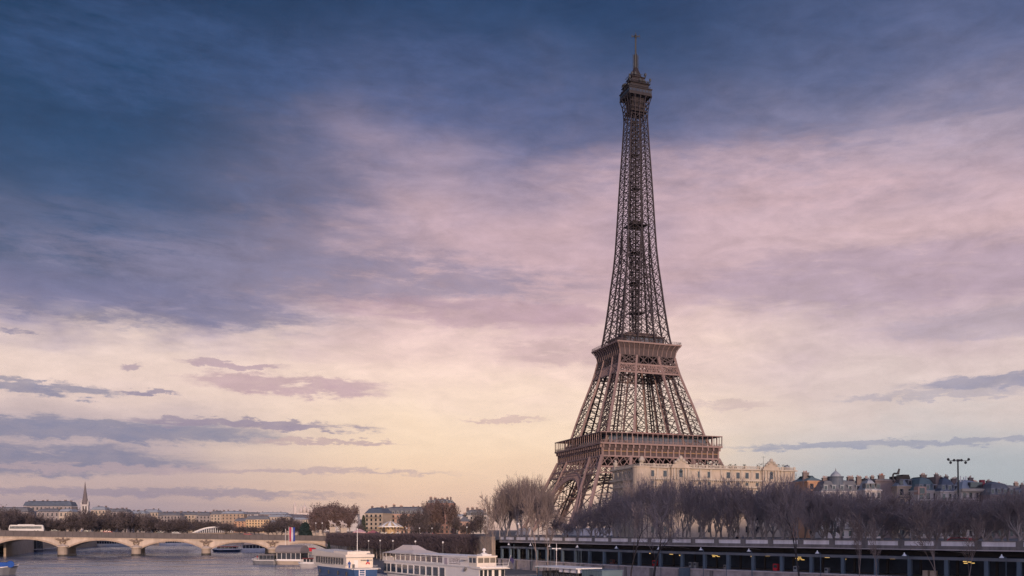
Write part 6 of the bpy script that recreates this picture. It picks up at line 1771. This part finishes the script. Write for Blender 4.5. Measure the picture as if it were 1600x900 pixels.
# double lamp mast near the houseboat
s = s_of_px(869.5, 12); q = qoff(s, 12)
t = thing('double_lamp', 'white two armed lamp mast on the lower quay left of the white roofed houseboat', 'lamp post', (q.x, q.y, ZP), 0)
zt_ = zz_(857, q.y) - ZP
m = MB(); m.tube((0, 0, 0), (0, 0, zt_ + 1.2), .08, .05, 6); m.build('post', PANEL, t)
m = MB(); m.beam((-.75, 0, zt_), (.75, 0, zt_), .1)
for x in (-.8, .8): m.box(x - .3, x + .3, -.15, .15, zt_ - .1, zt_ + .08)
m.box(-.15, .15, -.15, .15, zt_ - .5, zt_ + .1); m.build('lamp_head', LAMPW, t)
for px, py, off, lb in ((803, 850, 6, 'left of the pale forked tree'), (866, 856, 9, 'just left of the two armed lamp mast'), (908, 858, 6, 'above the white houseboat roof'), (1135, 862, 5, 'below the parapet gap where a pair walks'), (1176, 888, 6, 'short, near the bottom edge right of the kiosk')):
    s = s_of_px(px, off); q = qoff(s, off)
    m = MB(); m.tube((0, 0, 0), (0, 0, zz_(py, q.y) - ZP), .07, .05, 6); o = m.build('thin_pole', COLB); o.location = (q.x, q.y, ZP); tag(o, 'thin grey pole on the lower quay ' + lb, 'pole', 'thin poles on the lower quay')

# lit yellow lamps inside the gallery
for px, py, off, kind, lb in ((1015.5, 864.5, -3, 'dot', 'left of the first red machine'), (1049, 866, -3, 'strip', 'above the second bay right of the dark pair'), (1062, 867.5, -2, 'dot', 'beside the blue column over the kiosk'), (1118.5, 868, -4, 'cluster', 'in a cluster left of the second red machine'), (1174, 869, -2, 'dot', 'on the column left of the second red machine'), (1199.5, 868.5, -3, 'strip', 'over the second red machine'), (1250, 873, -4, 'cluster', 'middle cluster behind the broad dark tree'),
                             (1292.5, 871, -3, 'strip', 'right of the broad dark tree'), (1321, 873.5, -2, 'dot', 'left of the thin leaning tree'), (1394.5, 873, -3, 'strip', 'above the bay left of the pale crates'), (1514, 878, -4, 'cluster', 'right cluster near the right edge')):
    s = s_of_px(px, off); q = qoff(s, off); z = zz_(py, q.y)
    t = thing('gallery_lamp', 'lit yellow lamp under the gallery roof ' + lb, 'lamp', (q.x, q.y, z), math.atan2(qat(s)[1].y, qat(s)[1].x), 'lit lamps in the gallery')
    m = MB()
    if kind == 'strip': m.box(-.5, .5, -.1, .1, -.06, .06)
    elif kind == 'dot': m.ball((0, 0, 0), .16, 8, 6)
    else:
        for x, z_ in ((-.75, .05), (-.1, .32), (.1, -.02), (-.6, -.25), (.7, -.2)): m.box(x - .32, x + .32, -.1, .1, z_ - .06, z_ + .06)
    m.build('tube', STRIP, t)
    m = MB(); m.box(-.6, .6, -.14, .14, .07 if kind != 'cluster' else .4, .14 if kind != 'cluster' else .48); m.tube((0, 0, .1), (0, 0, max(.3, 8.9 - z)), .03, .03, 5); m.build('hanger', NEARBLK, t)
# machines and boxes on the gallery platform
for px, off, w, h, mt, nm, lb in ((1023.5, -2.2, 1.1, 1.25, CARR, 'vending_machine', 'red machine in the gallery right of the dark trunked pair'), (1213, -2.2, 1.15, 1.35, REDC, 'vending_machine', 'bright red machine in the gallery left of the broad dark tree'), (1080, -2, .75, 1.15, ZINC, 'ticket_machine', 'pale blue machine in the gallery above the kiosk, left of two'), (1087.5, -2, .75, 1.15, ZINC, 'ticket_machine', 'pale blue machine in the gallery above the kiosk, right of two'),
                                (1134, -2, .7, .8, GREYM, 'ticket_machine', 'small grey machine in the gallery by the thin pole'), (1244, -1.4, .9, 1.05, ZINC, 'ticket_machine', 'pale blue machine right behind the trunk of the broad dark tree'), (1292.5, -1.4, .75, .9, ZINC, 'ticket_machine', 'pale blue machine right of the broad dark tree'), (957, -2.5, 1.3, 1.0, mat('dull_red', (.13, .06, .06), .8), 'ticket_machine', 'dull red box in the gallery above the teal deck cabin'),
                                (1447, -1.6, 1.0, 1.0, BEIGE, 'crate', 'pale crate in the gallery near the thin pale tree, left of two'), (1459, -1.6, 1.1, 1.0, BEIGE, 'crate', 'pale crate in the gallery near the thin pale tree, right of two')):
    s = s_of_px(px, off); q = qoff(s, off)
    t = thing(nm, lb, 'machine' if nm != 'crate' else 'crate', (q.x, q.y, 3.98), math.atan2(qat(s)[1].y, qat(s)[1].x))
    k = -1  # faces the river (local -y)
    m = MB(); m.box(-w / 2, w / 2, -.4, .4, 0, h); m.box(-w / 2 - .03, w / 2 + .03, -.43, .43, h, h + .06); m.build('case', mt, t)
    m = MB(); m.box(-w * .36, w * .36, .402, .43, h * .45, h * .88) if False else m.box(-w * .36, w * .36, -.43, -.402, h * .45, h * .88); m.build('front_panel', GLASS_B if nm != 'crate' else BEIGE, t)
# blue-grey kiosk against the quay wall
s = s_of_px(1069.5, 2.2); q = qoff(s, 2.2)
t = thing('service_kiosk', 'narrow blue grey service kiosk against the pale quay wall', 'kiosk', (q.x, q.y, ZP), math.atan2(qat(s)[1].y, qat(s)[1].x))
m = MB(); m.box(-.95, .95, -.8, .8, 0, 2.85); m.build('body', COLB, t)
m = MB(); m.box(-1.05, 1.05, -.9, .9, 2.85, 3.0); m.build('roof', GREYM, t)
m = MB(); m.box(-.5, .5, -.84, -.802, .1, 2.2); m.build('door', COLB, t)

# houseboat with white roof at the bottom of the picture
hb0 = (-19.5, 194.0)
t = thing('houseboat', 'dark houseboat with thin white flat roof moored at the bottom middle', 'boat', (*hb0, 0), BD)
hull(40, 5.6, -.4, 2.0, .16, .06, .9).build('hull', NAVY, t)
gunwale(40, 5.6, 2.05, .16).build('gunwale', DARKM, t)
m = MB(); m.box(4, 38, -2.4, 2.4, 2.0, 2.12); m.build('deck', mat('deck_planks', (.10, .08, .07), .8, .3, .6), t)
m = MB(); m.box(12.5, 27.5, -2.9, 2.6, 5.42, 5.6); m.build('roof', WHITE, t)
m = MB()
for i in range(7):
    for y in (-2.5, 2.3): m.beam((12.8 + i * 2.4, y, 2.1), (12.8 + i * 2.4, y, 5.42), .1)
m.build('roof_post', DARKM, t)
m = MB(); m.box(13.5, 26.5, -1.9, 2.0, 2.12, 4.7); m.build('cabin', NEARBLK, t)
m = MB()
for i in range(6): m.box(14 + i * 2.1, 15.6 + i * 2.1, -1.95, -1.902, 2.9, 4.4)
m.build('window', GLASS, t)
m = MB(); m.box(20.5, 27.2, -2.3, 2.3, 4.72, 5.4); m.build('upper_fascia', PANEL, t)
m = MB(); m.box(8, 11.5, -1.6, 1.6, 2.12, 3.6); m.tube((8.6, 0, 3.6), (8.6, 0, 5.4), .06, .06, 6); m.beam((8.6, -.9, 5.1), (8.6, .9, 5.1), .08); m.build('wheel_shelter', mat('teal_paint', (.07, .14, .17), .6, .2, .4), t)
def hbp(x, y, z): return boat_pt(hb0, BD, x, y, z)
t2 = thing('deck_cabin', 'teal grey box cabin on the houseboat deck right of the white roof', 'cabin', hbp(31.6, 0, 2.12), BD)
m = MB(); m.box(-3.4, 3.2, -2.1, 2.1, 0, 3.2); m.box(-3.5, 3.3, -2.2, 2.2, 3.2, 3.35)
for i in range(12): m.box(-3.3 + i * .55, -3.15 + i * .55, -2.16, -2.101, .05, 3.15)
m.build('body', mat('teal_panel', (.10, .15, .18), .6, .2, .4, streak=True), t2)
m = MB(); m.box(-.6, .5, -2.2, -2.162, .6, 2.5); m.build('door', NAVY, t2)
m = MB(); m.tube((-1.3, 0, 0), (1.3, 0, 0), 1.2, 1.2, 20); m.tube((-1.45, 0, 0), (-1.3, 0, 0), .8, 1.2, 20); m.tube((1.3, 0, 0), (1.45, 0, 0), 1.2, .8, 20)
for x in (-.8, 0, .8): m.tube((x - .05, 0, 0), (x + .05, 0, 0), 1.24, 1.24, 20)
o = m.build('storage_tank', mat('green_tank_paint', (.015, .17, .10), .45, .2, .5)); o.location = hbp(36.4, -.3, 3.3); o.rotation_euler.z = BD; tag(o, 'green cylindrical tank lying at the end of the houseboat deck', 'tank')
m = MB(); m.lathe([(.7, 0), (.9, .3), (.95, .7), (.6, 1.2), (.2, 1.4)], 12); o = m.build('tarpaulin_heap', DARKM); o.location = hbp(28.0, -1.6, 2.12 + 2.4 - 2.4); tag(o, 'dark covered heap on the houseboat deck left of the teal cabin', 'heap')

# floodlight mast
Y = 205.0
t = thing('floodlight_mast', 'tall dark mast with crossbar and six floodlights standing above the right treetops', 'mast', (at(1498.5, Y), Y, ZS - .1), 0)
zt = zz_(720, Y) - ZS + .1
m = MB(); m.tube((0, 0, 0), (-.25, 0, zt), .26, .16, 8); m.build('pole', DARKM, t)
m = MB(); m.beam((-2.2, 0, zt), (1.9, 0, zt), .14); m.box(-.5, .1, -.2, .2, zt - .15, zt + .32)
m.build('crossbar', DARKM, t)
for x, dz_ in ((-2.35, .28), (-1.85, -.42), (-1.1, .1), (.45, .1), (1.35, -.42), (2.0, .28)):
    m = MB(); m.tube((x - .05, -.28, zt + dz_), (x + .05, .12, zt + dz_ + .05), .3, .18, 8); m.tube((x, 0, zt), (x, 0, zt + dz_), .05, .05, 5); m.build('floodlight', DARKM, t)
# floating restaurant gangway and litter on the quay edge
m = MB(); m.box(0, 9, -.6, .6, 0, .15)
for y in (-.6, .6):
    for z in (.6, 1.1): m.tube((0, y, z), (9, y, z), .03, .03, 5)
    for i in range(7): m.tube((i * 1.5, y, .1), (i * 1.5, y, 1.1), .03, .03, 5)
o = m.build('gangway', GREYM); o.location = boat_pt(w0s, BD, 56, BWd / 2 - .3, 1.35); o.rotation_euler.z = BD + R(80); tag(o, 'grey railed gangway from the white restaurant barge to the quay', 'gangway')
